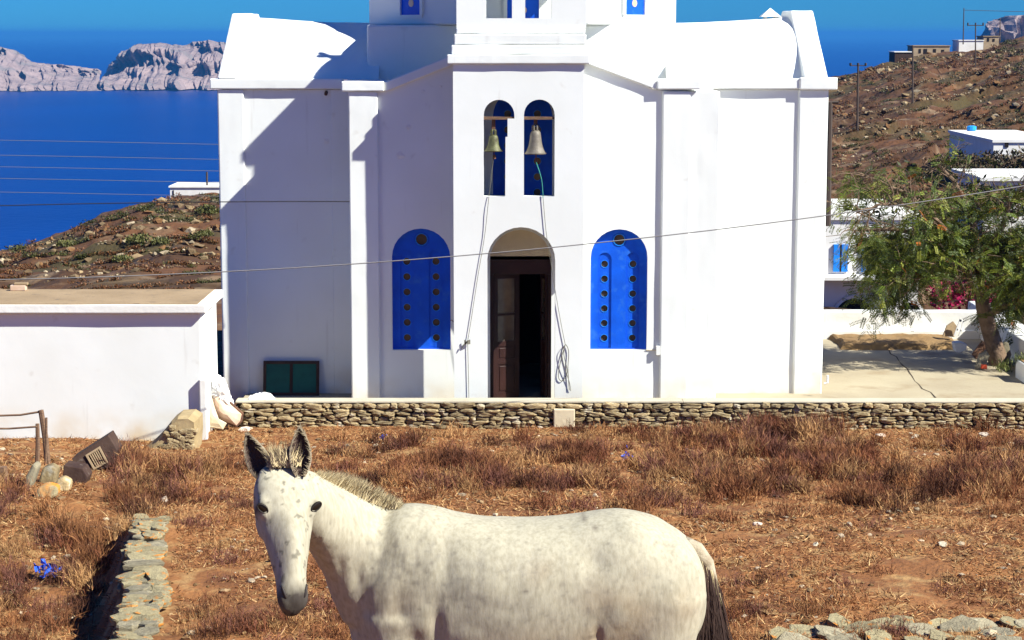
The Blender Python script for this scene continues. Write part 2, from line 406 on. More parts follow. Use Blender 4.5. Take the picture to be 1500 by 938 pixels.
# barrel roof over the cross arm
def vault_pts(off=0.0, n=18, y0=YG + .25, y1=38.2, za=None, ztop=None):
    za = cz1 - .03 if za is None else za; ztop = ZV(34, 36.0) if ztop is None else ztop
    half = (y1 - y0) / 2; c = (y0 + y1) / 2; rise = ztop - za
    rad = (half * half + rise * rise) / (2 * rise); a0 = math.asin(half / rad)
    return [(c + (rad + off) * math.sin(a), ztop - rad + (rad + off) * math.cos(a)) for a in [a0 * (1 - 2 * k / n) for k in range(n + 1)]]
vp = vault_pts()
def vault_seg(x0, x1, sag):
    mb = MB(); N = 14; vs = []; n = len(vp)
    for i in range(N + 1):
        t = i / N; x = x0 + (x1 - x0) * t
        for y, z in vp:
            k = (z - vp[0][1]) / (max(q[1] for q in vp) - vp[0][1])
            vs.append((x, y, z + k * sag(t) + .012 * fbm(x * 1.3, y * 1.3, 4)))
    fs = [(i * n + k, (i + 1) * n + k, (i + 1) * n + k + 1, i * n + k + 1) for i in range(N) for k in range(n - 1)]
    mb.add(vs, fs); return mb
vault_seg(xl + .35, X_(560, 34.5), lambda t: .10 * (1 - t) ** 2).build('roof', P, church, smooth_=True)
vault_seg(X_(970, 34.5), xr - .3, lambda t: .13 * t * t).build('roof', P, church, smooth_=True)
pv = vault_pts(.19, 18)
base = [(pv[-1][0], cz1 + .002), (pv[0][0], cz1 + .002)]
zpt = ZV(20, 35.6)
gp = [(YE - .06, cz1 + .002), (38.5, cz1 + .002), (36.6, zpt), (35.45, zpt)]
MB().prismx(gp, xl + .02, xl + .36).build('parapet', P, church, .03)
MB().prismx([(y, z + (.05 if z > 6 else 0)) for y, z in gp], xr - .42, xr - .02).build('parapet', P, church, .03)
# roof vent
vx, vz = XZ(1128, 33, 36); vv = MB()
for dx in (-.09, .09):
    for dy in (-.09, .09): vv.box(vx + dx - .02, vx + dx + .02, 36 + dy - .02, 36 + dy + .02, vz - .3, vz + .10)
vv.box(vx - .12, vx + .12, 35.88, 36.12, vz - .5, vz - .03)
chm = vv.build('chimney', P, church)
MB().add([(vx - .18, 35.82, vz + .1), (vx + .18, 35.82, vz + .1), (vx + .18, 36.18, vz + .1), (vx - .18, 36.18, vz + .1), (vx, 36, vz + .26)],
         [(0, 3, 2, 1), (0, 1, 4), (1, 2, 4), (2, 3, 4), (3, 0, 4)]).build('chimney_cap', P, chm)
# west arm: front wall with raked top
rk = [(xa0 + .02, -.2), (xa1 - .02, -.2), (xa1 - .02, zA), (X_(958, YW), zA + .02), (X_(857, YW, 95), ZV(90, YW)), (X_(657, YW, 95), ZV(90, YW)), (X_(566, YW), zA + .02), (xa0 + .02, zA)]
wins = []
winspec = [(573.5, 659.5, 513, 335), (865.5, 949, 513, 336)]
for u0, u1, v0, v1 in winspec:
    wins.append(arch(X_(u0, YW), X_(u1, YW), ZV(v0, YW), ZV(v1, YW)))
cwx0, cwx1 = X_(722, YW, 250), X_(809, YW, 250)
cw = arch(cwx0, cwx1, ZV(300, YW), ZV(128, YW))
dY = YW + .12
doorhole = arch(X_(717.5, YW), X_(808, YW), -.15, ZV(337, YW))
holes = wins + [cw, doorhole]
plate('wall', rk, holes, YW, YW + .30, P, church)
# arm side walls and a dark room behind
MB().box(xa0 + .02, xa0 + .3, YW + .301, YG + .05, -.2, zA).build('wall', P, church)
MB().box(xa1 - .3, xa1 - .02, YW + .301, YG + .05, -.2, zA).build('wall', P, church)
MB().box(xa0 + .02, xa1 - .02, YW + .301, 38.0, zW - .1, zW - .003).build('ceiling', P, church)
MB().box(xl + .4, xr - .4, YW + .4, 38.2, -.16, -.01).build('floor', M['paving'], church)
# inner pilasters with their caps
for u0, u1, h0, h1 in ((512.5, 555, 503, 565), (968.5, 1009.5, 960, 1023)):
    MB().box(X_(u0, YP), X_(u1, YP), YP, YW + .2, -.2, zA - .003).build('pilaster', P, church, .02)
    if h0 < 700:
        MB().box(X_(h0, YP), X_(h1, YP), YP - .05, YG + .1, zA, ZV(119.5, YP - .05)).build('cornice', P, church, .02)
    else:
        MB().box(X_(h0, YP), X_(h1 + 0, YP), YP - .05, YG + .1, zA + .03, ZV(118, YP - .05)).build('cornice', P, church, .02)
MB().box(X_(1009.5, YP) - .1, X_(1042, YG), YW + .02, YG + .01, -.2, zW - .004).build('pilaster', P, church, .02)
# raked cornices over the arm
def rake(u0, v0, u1, v1, th=14.5):
    yq = YW - .07
    p = [XZ(u0, v0, yq), XZ(u1, v1, yq), XZ(u1, v1 - th, yq), XZ(u0, v0 - th, yq)]
    MB().prism(p, yq, YG - .5).build('cornice', P, church, .015)
rake(564, 135, 668, 93); rake(850, 90, 962, 132)
# porch block
ytf = YB + .26
fo = [arch(X_(713.5, YB), X_(813.5, YB), -.15, ZV(333, YB))]
l = lambda u, v: XZ(u, v, YB)
bl = [l(708.5, 288), l(740, 288), l(740.5, 201), l(743.5, 200.5), l(743.5, 174), l(753.5, 174)]
n = 14; cxb = (l(708.5, 170)[0] + l(753.5, 170)[0]) / 2; rb = (l(753.5, 170)[0] - l(708.5, 170)[0]) / 2; zsb = ZV(169, YB)
bl += [(cxb + rb * math.cos(math.pi * k / n), zsb + rb * math.sin(math.pi * k / n)) for k in range(n + 1)]
br = arch(l(767.5, 200)[0], l(812.5, 200)[0], ZV(288, YB), ZV(146, YB))
plate('wall', [(xb0, -.2), (xb1, -.2), (xb1, zT), (xb0, zT)], fo + [bl, br], YB, ytf, P, church)
zfl = ZV(302, YB)
def side(x0, x1, low, up=None):
    """porch side wall seen along X: pieces around a lower and a narrow upper opening"""
    m = MB(); y0, y1 = ytf + .001, YW - .001
    m.box(x0, x1, y0, y0 + .03, -.2, low).box(x0, x1, y1 - .01, y1, -.2, low)
    if not up: m.box(x0, x1, y0, y1, low, zT)
    else:
        ya, yb, za, zb_ = up
        m.box(x0, x1, y0, y1, low, za).box(x0, x1, y0, y1, zb_, zT).box(x0, x1, y0, ya, za, zb_).box(x0, x1, yb, y1, za, zb_)
    m.build('wall', P, church)
side(xb0, xb0 + .28, 1.85)
side(xb1 - .28, xb1, 2.35, (32.33, 32.43, ZV(246, 32.4), ZV(178, 32.4)))
MB().box(xb0 + .281, xb1 - .281, ytf + .002, YW - .002, zfl - .12, zfl).build('floor', P, church)
MB().box(xb0 + .05, xb1 - .05, YB + .05, YW + .6, zT + .001, zT + .1).build('roof', P, church)
MB().box(X_(656, YB), X_(862.5, YB), YB - .07, YW - .08, zT + .002, ZV(80, YB - .07)).build('cornice', P, church, .018)
zc = ZV(80, YB)
for u0, u1, v0, v1, d in ((662, 859, 80.2, 66, .0), (666, 857.5, 66, 50, .04), (669, 856, 50, 41, .09)):
    MB().box(X_(u0, YB), X_(u1, YB), YB + d, YW + .9, ZV(v0, YB) + .002, ZV(v1, YB)).build('moulding', P, church, .02)
# bell tower stage above the cornice
yt0, yt1 = YB + .13, YW + .9
zt0 = ZV(41, YB) + .003; zt1 = ZV(-14, YB)
xt0, xt1 = X_(670, yt0), X_(857, yt0)
t_open = [arch(X_(712.5, yt0), X_(750, yt0), ZV(27, yt0), ZV(-50, yt0)), arch(X_(769, yt0), X_(807, yt0), ZV(27, yt0), ZV(-50, yt0))]
zt2 = ZV(-86, yt0)
plate('wall', [(xt0, zt0), (xt1, zt0), (xt1, zt2), (xt0, zt2)], t_open, yt0, yt0 + .25, P, church)
MB().box(xt0, xt0 + .25, yt0 + .251, yt1, zt0, zt0 + .9).box(xt0, xt0 + .25, yt0 + .251, yt0 + .45, zt0 + .9, zt2).box(xt0, xt0 + .25, yt0 + .451, yt1, zt0 + 1.05, zt2).build('wall', P, church)
MB().box(xt1 - .25, xt1, yt0 + .251, yt0 + .4, zt0, zt2).box(xt1 - .25, xt1, yt0 + .401, yt1, zt0 + 1.05, zt2).build('wall', P, church)
MB().box(xt0 - .1, xt1 + .1, yt0 - .1, yt1, zt2 + .002, zt2 + .17).build('cornice', P, church, .02)
xm0, xm1 = X_(675, YB), X_(850, YB)
cxx, cyy = (xm0 + xm1) / 2, (yt0 + yt1) / 2; zt3 = zt2 + .172
MB().lathe([(.80 * math.cos(a), .95 * math.sin(a)) for a in [R(90) * k / 10 for k in range(11)]], (cxx, cyy, zt3), 28).build('dome', P, church, smooth_=True)
czz = zt3 + .95
MB().box(cxx - .035, cxx + .035, cyy - .03, cyy + .03, czz - .03, czz + .56).box(cxx - .2, cxx + .2, cyy - .029, cyy + .029, czz + .30, czz + .37).build('cross', P, church)
# drum and its square base
YD = 34.15
bx0, bx1 = X_(537.5, YD, 60), X_(994.5, YD, 60)
MB().box(bx0, bx1, YD, YD + (bx1 - bx0) - .9, zW + .01, ZV(36.5, YD)).build('wall', P, church, .04)
oc = ((bx0 + bx1) / 2, YD + (bx1 - bx0) / 2 - .35)
Rr = (X_(994, 35, 20) - X_(540, 35, 20)) / 2 / math.cos(R(22.5))
zd0 = ZV(36.5, YD) + .002; zd1 = zd0 + .85
MB().lathe([(Rr, 0), (Rr, zd1 - zd0)], (oc[0], oc[1], zd0), 8, R(22.5)).build('drum', P, church, .03)
MB().lathe([(Rr + .12, 0), (Rr + .12, .16)], (oc[0], oc[1], zd1 + .002), 8, R(22.5)).build('cornice', P, church, .02)
MB().lathe([((Rr - .1) * math.cos(a), 1.15 * math.sin(a)) for a in [R(90) * k / 10 for k in range(11)]], (oc[0], oc[1], zd1 + .16), 32).build('dome', P, church, smooth_=True)
ap = Rr * math.cos(R(22.5))
# drum windows: one in each facet that can be seen
def dwin(ang, half, z0, z1):
    root = None
    c_, s_ = math.cos(ang), math.sin(ang)
    def tr(px, pz, off): return (oc[0] + c_ * (ap + off) - s_ * px, oc[1] + s_ * (ap + off) + c_ * px, pz)
    def pl(poly, o0, o1):
        m_ = MB(); n_ = len(poly)
        vs = [tr(x, z, o0) for x, z in poly] + [tr(x, z, o1) for x, z in poly]
        m_.add(vs, [tuple(range(n_)), tuple(range(2 * n_ - 1, n_ - 1, -1))] + [(i, i + n_, (i + 1) % n_ + n_, (i + 1) % n_) for i in range(n_)]); return m_
    f = pl([(-half, z0), (half, z0), (half, z1), (-half, z1)], .004, .012).build('shutter', M['blue'], church)
    pl(circle(0, z0 + .20, .065, 12), .006, .020).build('pane', M['tan'], f)
    # deep plaster surround around the recessed shutter
    for poly in ([(-half - .03, z0 - .05), (half + .03, z0 - .05), (half + .03, z0), (-half - .03, z0)],):
        pl(poly, .0, .03).build('sill', P, f)
    pl([(half, z0), (half + .06, z0), (half + .06, z1), (half, z1)], .0, .05).build('jamb', P, f)
    pl([(-half - .06, z0), (-half, z0), (-half, z1), (-half - .06, z1)], .0, .05).build('jamb', P, f)
for k in (-90, -45, -135):
    if k == -90: dwin(R(k), .27, ZV(27, yt0) - .05, zd0 + .74)
    else: dwin(R(k), .255, zd0 + .17, zd0 + .74)
# tall blue shutters of the arm
def shutter(x0, x1, z0, z1, nrow, ys, top=True):
    w_ = x1 - x0; cx = (x0 + x1) / 2; px = w_ / 86.0
    outer = arch(x0 - .02, x1 + .02, z0 - .02, z1 + .02)
    hs = []
    for r_ in range(nrow):
        zz = z0 + (17 + 22.7 * r_) * px
        for dx in (-21.5, 21.5): hs.append((cx + dx * px, zz, 5.4 * px))
    if top: hs.append((cx + .5 * px, z1 - 17 * px, 8.5 * px))
    sh = plate('shutter', outer, [circle(*h) for h in hs], ys, ys + .035, M['blue'], church)
    # raised boards around two round-headed sunk panels
    sl = []
    for s0, s1 in ((-12, -9.3), (9.3, 12)): pass
    rp = arch(x0 + 0 * px, x1 - 0 * px, z0, z1 - .0)
    pan = [arch(cx - 31 * px, cx - 11 * px, z0 + 2 * px, z0 + 148 * px), arch(cx + 11 * px, cx + 31 * px, z0 + 2 * px, z0 + 148 * px)]
    cir = circle(cx + .5 * px, z1 - 17 * px, 10.5 * px) if top else None
    plate('rail', arch(x0 - .018, x1 + .018, z0 - .018, z1 + .018), pan + ([cir] if cir else []), ys - .022, ys - .001, M['blue'], sh)
    for h in hs:
        t = MB(); q = 14; vs = []
        for rr, yy in ((h[2] * 1.12, ys - (.030 if h[2] > 7 * px else .004)), (h[2] * 1.12, ys + .03), (h[2] * .98, ys + .03), (h[2] * .98, ys - (.030 if h[2] > 7 * px else .004))):
            vs += [(h[0] + rr * math.cos(2 * math.pi * k / q), yy - .002, h[1] + rr * math.sin(2 * math.pi * k / q)) for k in range(q)]
        t.add(vs, [(i * q + k, ((i + 1) % 4) * q + k, ((i + 1) % 4) * q + (k + 1) % q, i * q + (k + 1) % q) for i in range(4) for k in range(q)])
        t.build('ring', M['bluelt'], sh)
        MB().prism(circle(h[0], h[1], h[2] * 1.0, 14), ys + .024, ys + .032).build('pane', M['glass_dark'], sh)
    return sh
for (u0, u1, v0, v1) in winspec:
    shutter(X_(u0, YW), X_(u1, YW), ZV(v0, YW), ZV(v1, YW), 6, YW + .12)
shutter(cwx0, cwx1, ZV(300, YW), ZV(128, YW), 6, YW + .12)
# door: plaster tympanum, transom board, two leaves
dx0, dx1 = X_(717.5, YW), X_(808, YW)
ty = [p for p in arch(dx0 - .02, dx1 + .02, ZV(377, YW), ZV(337, YW) + .02)]
plate('tympanum', ty, [], YW + .16, YW + .26, M['cream'], church)  # cream colour carries the warm bounce light on the shaded plaster
zt_ = ZV(377, YW)
door = MB().box(dx0 - .01, dx1 + .01, YW + .20, YW + .26, ZV(404, YW), zt_).box(dx0 - .01, dx0 + .05, YW + .20, YW + .26, 0, ZV(404, YW)).box(dx1 - .05, dx1 + .01, YW + .20, YW + .26, 0, ZV(404, YW)).build('door_frame', M['brown'], church, .006)
def leaf(hx, hy, ang, width, h, zb):
    c_, s_ = math.cos(ang), math.sin(ang)
    def T(px, py, pz): return (hx + c_ * px - s_ * py, hy + s_ * px + c_ * py, pz)
    def bx(x0, x1, y0, y1, z0, z1):
        m_ = MB().box(x0, x1, y0, y1, z0, z1); m_.v = [T(*p) for p in m_.v]; return m_
    rails = MB()
    for b_ in ((0, .085, 0, .04, zb, h), (width - .085, width, 0, .04, zb, h), (.085, width - .085, 0, .04, zb, zb + .13), (.085, width - .085, 0, .04, zb + .62, zb + .70),
               (.085, width - .085, 0, .04, zb + .93, zb + 1.01), (.085, width - .085, 0, .04, h - .1, h), (.085, width - .085, 0, .04, zb + 1.45, zb + 1.49)):
        m_ = bx(*b_); rails.add(m_.v, m_.f)
    lf = rails.build('door_leaf', M['brown'], door)
    for z0, z1 in ((zb + .13, zb + .62), (zb + .70, zb + .93)):
        bx(.085, width - .085, .012, .03, z0, z1).build('panel', M['brown'], lf)
        bx(.12, width - .12, .002, .012, z0 + .035, z1 - .035).build('panel', M['brown'], lf, .008)
    bx(.085, width - .085, .018, .024, zb + 1.01, h - .1).build('pane', M['glass_dark'], lf)
    return lf
leaf(dx0 + .055, YW + .27, R(28), .50, ZV(404, YW), .02)
leaf(dx1 - .055, YW + .27, R(100), .48, ZV(404, YW), .02)
MB().box(dx0, dx1, YW - .02, YW + .4, -.12, .012).build('threshold', M['paving'], church)
# near-black sheet behind the door, standing in for the unlit hall
MB().box(dx0 - 1.5, dx1 + 1.5, 36.8, 36.9, -.1, 4.5).build('dark_hall_sheet', M['black'], church)
# small electric box with a bit of pipe on the right pilaster, and pins in the walls
ex, ez = XZ(964, 514, YP); 
eb = MB().box(ex - .03, ex + .03, YP - .02, YP + .09, ez - .07, ez + .08).build('junction_box', M['plaster2'], church)
MB().tube([(ex - .03, YW - .012, ez), (X_(948, YW), YW - .012, ez + .005)], .008).build('conduit', M['cream'], eb)
sx, sz_ = XZ(1047, 140, YG)
sp = MB().tube([(sx - .05, YG + .02, sz_ + .1), (sx - .01, YG - .07, sz_ + .04), (sx + .0, YG - .10, sz_ - .03)], .022).build('water_spout', M['cream'], church)
sx, sz_ = XZ(478, 138, YG)
MB().tube([(sx, YG + .02, sz_ + .04), (sx, YG - .08, sz_)], .03).build('water_spout', M['rust'], church)
for (u, v, yy) in ((662.5, 470, YW),):
    x, z = XZ(u, v, yy); MB().tube([(x - .03, yy - .03, z + .01), (x, yy - .05, z + .015), (x + .02, yy - .03, z - .02)], .006, 4).build('wall_hook', M['rust'], church)
for (u, v) in ((633, 22), (629.5, 31)):
    x, z = XZ(u, v + 8, YB + .3)
for (u, v, r_) in ((598, 186, .05), (586, 228, .07), (478, 207, .06), (620, 134, .03), (646, 127, .025), (551, 229, .02), (373, 240, .018)):
    yy = YW if u > 560 else (YP if u > 510 else YG)
    if u == 478: yy = YG
    x, z = XZ(u, v, yy); q = 11
    vs = [(x + r_ * (1 + .35 * rng.uniform(-1, 1)) * math.cos(2 * math.pi * k / q), yy - .004, z + r_ * (.85 + .35 * rng.uniform(-1, 1)) * math.sin(2 * math.pi * k / q)) for k in range(q)]
    MB().add(vs + [(x, yy - .012, z)], [(k, (k + 1) % q, q) for k in range(q)]).build('plaster_patch', M['plaster2'], church)
# bell beams inside the openings
for u0, u1 in ((708.5, 753.5), (767.5, 812.5)):
    x0, z0 = XZ(u0, 175.5, YB); x1, z1 = XZ(u1, 171.5, YB)
    MB().box(x0 - .02, x1 + .02, YB + .02, YB + .12, z0, z1).build('beam', M['wood'], church)

for o in list(C.objects):
    if o.parent == church and o.name.split('.')[0] in ('pilaster', 'cornice', 'parapet', 'moulding'): wavy(o, .016)
# bells hang in the openings; ropes hang from their clappers
def bell(name, u, vt, vb, wpx, m, label, yy):
    x, zt_ = XZ(u, vt, yy); zb_ = ZV(vb, yy); h = zt_ - zb_; r = wpx / 2 / 89.5
    t = thing(name, label, 'bell', (x, yy, zb_))
    prof = [(r, 0), (r * .97, h * .05), (r * .80, h * .18), (r * .66, h * .35), (r * .57, h * .55), (r * .52, h * .75), (r * .47, h * .88), (r * .32, h * .97), (.01, h)]
    MB().lathe(prof[::1], (x, yy, zb_), 24).build('bell_body', m, t, smooth_=True)
    MB().lathe([(r * 1.03, h * .015), (r * 1.04, h * .05), (r * .94, h * .07)], (x, yy, zb_), 24).build('lip', m, t)
    cr = MB()
    for a in (0, 60, 120):
        cr.tube([(x + r * .3 * math.cos(R(a)), yy + r * .3 * math.sin(R(a)), zt_ - .01), (x + r * .28 * math.cos(R(a)), yy + r * .28 * math.sin(R(a)), zt_ + .06), (x, yy, zt_ + .09),
                 (x - r * .28 * math.cos(R(a)), yy - r * .28 * math.sin(R(a)), zt_ + .06), (x - r * .3 * math.cos(R(a)), yy - r * .3 * math.sin(R(a)), zt_ - .01)], .014, 6)
    cr.build('crown', m, t)
    MB().box(x - .03, x + .03, yy - .02, yy + .02, zt_ + .075, ZV(172, YB)).build('hanger', M['rust'], t)
    MB().tube([(x, yy, zb_ + .1), (x + .01, yy - .01, zb_ - .09)], .012).tube([(x + .01, yy - .01, zb_ - .06), (x + .012, yy - .01, zb_ - .12)], .03).build('clapper', M['rust'], t)
    return x, yy, zb_
bA = bell('bell', 723, 197, 222, 27, M['bronze'], 'small greenish bronze bell in the left arched opening of the bell porch', YB + .10)
bB = bell('bell', 784.5, 190, 226, 31, M['greybronze'], 'larger pale grey bell in the right arched opening of the bell porch', YB + .12)
def rope(pts, m, r=.011):
    q = []
    P3 = [Vector(p) for p in pts]
    for i in range(len(P3) - 1):
        p0, p1, p2, p3 = P3[max(i - 1, 0)], P3[i], P3[i + 1], P3[min(i + 2, len(P3) - 1)]
        for k in range(5):
            t = k / 5
            q.append(.5 * ((2 * p1) + (p2 - p0) * t + (2 * p0 - 5 * p1 + 4 * p2 - p3) * t * t + (3 * p1 - p0 - 3 * p2 + p3) * t ** 3))
    q.append(P3[-1]); return MB().tube(q, r, 6)
def fp(u, v, dy=.02): x, z = XZ(u, v, YB - dy); return (x, YB - dy, z)
r1 = thing('bell_rope', 'pale bell rope hanging left of the church door, tied in a knot at mid height', 'rope', fp(686, 500))
rope([(bA[0], bA[1], bA[2] - .1), fp(716, 290), fp(710, 345), fp(700, 405), fp(690, 470), fp(685, 500)], M['rope'], .005).build('cord', M['rope'], r1)
rope([fp(685, 500), fp(686, 540), fp(687, 588), fp(688, 620)], M['rope'], .005).build('cord', M['rope'], r1)
kn = MB()
for k in range(6):
    a = rng.uniform(0, 6.28); c0 = Vector(fp(685, 501, .035))
    kn.tube([c0 + Vector((-.05, 0, -.03 + .012 * k)), c0 + Vector((0, -.02, .02 - .01 * k)), c0 + Vector((.04, 0, .03 - .012 * k))], .009, 5)
rope([fp(684, 502, .03), fp(679, 507, .04), fp(676, 511, .04), fp(680, 504, .05)], M['rope'], .0065).build('knot', M['rope'], r1); kn.build('knot', M['rope'], r1)
r2 = thing('bell_rope', 'grey bell rope with green top and coiled loop right of the church door', 'rope', fp(828, 510))
rope([(bB[0], bB[1], bB[2] - .1), fp(793, 262, .0), fp(795.5, 290)], M['ropegreen'], .007).build('cord', M['ropegreen'], r2)
rope([fp(795.5, 290), fp(800, 340), (fp(806, 380)), fp(814, 430), fp(822, 475), fp(828, 505)], M['rope'], .005).build('cord', M['rope'], r2)
rope([fp(828, 505), fp(821, 530), fp(818, 552), fp(824, 558), fp(831, 545), fp(826, 520), fp(828, 505), fp(833, 515), fp(832, 540), fp(834, 572)], M['rope'], .0065).build('loop', M['rope'], r2)
rope([fp(827, 507, .03), fp(823, 516, .04), fp(826, 535, .04), fp(834, 560, .03), fp(836, 573)], M['rope'], .005).build('loop', M['rope'], r2)
# ================================================================== TERRACE
MB().box(X_(335, 31.5, 590), 13.5, 31.32, 40.3, -.12, 0).build('terrace_floor', M['paving']); bpy.data.objects['terrace_floor']['kind'] = 'structure'
# earth bed at the back of the terrace
def bed():
    v = []; nx, ny = 60, 22
    x0, x1 = X_(1228, 39), X_(1408, 39)
    for j in range(ny):
        for i in range(nx):
            x = x0 + (x1 - x0) * i / (nx - 1); y = 38.35 + 1.5 * j / (ny - 1)
            e = min(smooth(0, .05, i / (nx - 1)), smooth(0, .04, 1 - i / (nx - 1)), smooth(0, .12, j / (ny - 1)))
            v.append((x + .1 * fbm(x, y, 3), y + .12 * fbm(x * 1.2, 2), -.02 + e * (.13 + .05 * fbm(x * 2, y * 2, 9))))
    f = [(j * nx + i, j * nx + i + 1, (j + 1) * nx + i + 1, (j + 1) * nx + i) for j in range(ny - 1) for i in range(nx - 1)]
    tag(MB().add(v, f).build('earth_bed', M['earth']), kind='structure')
bed()
# crack across the paving, a shallow dark groove filled with dirt and weeds
cp_ = [(1298, 508), (1303, 513), (1306, 519), (1313, 523), (1318, 530), (1321, 536), (1327, 540), (1331, 547), (1337, 551), (1341, 559), (1348, 563), (1352, 570), (1361, 575), (1368, 583)]
cm = MB(); pr = None
for (u, v) in cp_:
    Y = HC / -slope(v); X, _ = XZ(u, v, Y); X += rng.uniform(-.03, .03); wd = rng.uniform(.003, .018)
    if pr: cm.add([(pr[0] - pr[2], pr[1], .004), (pr[0] + pr[2], pr[1], .004), (X + wd, Y, .004), (X - wd, Y, .004)], [(0, 1, 2, 3)])
    pr = (X, Y, wd)
tag(cm.build('paving_crack', M['mortar']), kind='structure')
# parapet wall behind the terrace and the wall on its right
pw = thing('parapet_wall', 'long low white wall closing the back of the terrace right of the church', 'wall', (8, 40, 0))
MB().box(X_(1195, 39.9), 9.72, 39.92, 40.25, -.1, ZV(457, 39.9)).build('wall', M['plaster2'], pw, .02)
MB().box(X_(1195, 39.8), 9.60, 39.78, 39.918, -.1, ZV(484, 39.8)).build('ledge', M['plaster2'], pw, .02)
rw = thing('garden_wall', 'thick white wall running along the right edge of the terrace behind the tree', 'wall', (9.9, 37, 0))
MB().box(9.60, 10.15, 34.3, 39.915, -.1, .50).build('wall', M['plaster2'], rw, .03)
MB().box(9.722, 10.15, 39.917, 41.5, -.1, .56).build('wall', M['plaster2'], rw, .03)
pb = thing('planter', 'low white masonry planter at the foot of the tree on the right edge', 'planter', (9.4, 35.2, 0))
MB().box(9.18, 9.58, 34.6, 35.3, -.05, .33).build('wall', M['plaster2'], pb, .03)
MB().box(9.22, 9.54, 34.64, 35.26, .331, .345).build('soil', M['earth'], pb)
# stone terrace wall
sw = thing('stone_wall', 'low dry-laid stone wall with white coping below the church terrace', 'wall', (3, 31, 0))
YS = 31.08
zc0, zc1 = ZV(590.5, YS), ZV(587.2, YS)
MB().box(X_(345, YS, 588), X_(1000, YS, 588), YS - .03, YS + .26, zc0, zc1).build('coping', M['coping'], sw, .01)
MB().box(X_(1000, YS, 588) + .002, 11.0, YS - .03, YS + .26, zc0, zc1 - .004).build('coping', M['coping'], sw, .01)
MB().box(X_(347, YS, 600), 11.0, YS + .06, YS + .25, -.4, zc0 - .002).build('mortar_core', M['mortar'], sw)
def stone_mesh(seed, nv=9, bulge=.3):
    r = random.Random(seed); vs = []; q = nv
    ang = [2 * math.pi * (k + r.uniform(-.25, .25)) / q for k in range(q)]
    rad = []
    for a in ang:                                   # rounded rectangle outline of half-size .5
        c_, s_ = math.cos(a), math.sin(a); rr = .5 / max(abs(c_), abs(s_)); rad.append(min(rr, .60) * r.uniform(.86, 1.0))
    for a, rr in zip(ang, rad): vs.append((rr * math.cos(a), .5, rr * math.sin(a)))
    for a, rr in zip(ang, rad): vs.append((rr * math.cos(a), -.25 + r.uniform(-.1, .1), rr * math.sin(a)))
    for a, rr in zip(ang, rad): vs.append((.72 * rr * math.cos(a), -.45 + r.uniform(-.08, .08), .72 * rr * math.sin(a)))
    vs.append((r.uniform(-.1, .1), -.5, r.uniform(-.1, .1)))
    fs = [tuple(range(q))[::-1]]
    for o_ in (0, q): fs += [(o_ + k, o_ + (k + 1) % q, o_ + q + (k + 1) % q, o_ + q + k) for k in range(q)]
    fs += [(2 * q + k, 2 * q + (k + 1) % q, 3 * q) for k in range(q)]
    me = bpy.data.meshes.new('stone'); me.from_pydata(vs, [], [f[::-1] for f in fs]); me.materials.append(M['stone']); me.update()
    return me
SM = [stone_mesh(100 + k) for k in range(24)]
def place_stone(par, x, y, z, sx, sy, sz, rot=0, mesh=None, m=None, rx=0, rz=0):
    o = bpy.data.objects.new('stone', mesh or rng.choice(SM)); C.objects.link(o); o.parent = par
    off = Vector((0, 0, 0)); p = par
    while p: off += p.location; p = p.parent
    o.location = Vector((x, y, z)) - off; o.scale = (sx, sy, sz); o.rotation_euler = (rx, rot, rz)
    return o
M['stone_small'] = mat('small_field_stone', (.32, .24, .125), (.20, .14, .07), 5, .9, .7, 22, c3=(.42, .36, .26), s3=6, t3=(.5, .65))
lay = []
z = zc0 - .004; cnt = 0
while z > -.10:
    h = rng.uniform(.048, .085)
    x = X_(350, YS, 600) + rng.uniform(0, .1)
    while x < 10.2:
        wd = rng.uniform(.09, .30) * (1.2 if h > .07 else 1)
        k = rng.random()
        if k < .16:
            lay.append((x + wd / 2, YS + .04 + rng.uniform(-.02, .02), z - h * .25, wd * 1.1, .2, h * .62, rng.uniform(-.06, .06)))
            lay.append((x + wd / 2, YS + .04 + rng.uniform(-.02, .02), z - h * .75, wd * 1.1, .2, h * .62, rng.uniform(-.06, .06))); cnt += 1
        else:
            lay.append((x + wd / 2, YS + .04 + rng.uniform(-.025, .02), z - h / 2 + rng.uniform(-.012, .012), wd * 1.12, .2, h * rng.uniform(1.0, 1.35), rng.uniform(-.16, .16)))
        cnt += 1; x += wd
    z -= h
lay.sort(key=lambda q_: -q_[3] * q_[5])
for q_ in lay[:295]: place_stone(sw, *q_)
rest = MB()
for (x, y, z, sx, sy, sz, ro) in lay[295:]:
    me_ = rng.choice(SM); c_, s_ = math.cos(ro), math.sin(ro)
    rest.add([(x + v.co.x * sx * c_ + v.co.z * sz * s_, y + v.co.y * sy, z - v.co.x * sx * s_ + v.co.z * sz * c_) for v in me_.vertices], [tuple(p.vertices) for p in me_.polygons])
if rest.v: rest.build('small_stones', M['stone_small'], sw)['kind'] = 'stuff'
print('wall stones', cnt)
def px_box(name, u0, u1, v0, v1, Y, d, m, label, cat, bevel=.01, lean=0):
    x0, z1 = XZ(u0, v0, Y); x1, z0 = XZ(u1, v1, Y)
    t = MB().box(x0, x1, Y, Y + d, z0, z1).build(name, m, None, bevel); return tag(t, label, cat)
px_box('concrete_block', 811, 842, 600, 627, YS - .12, .12, M['cream'], 'pale squared block set against the stone wall below the church door', 'block', .015)
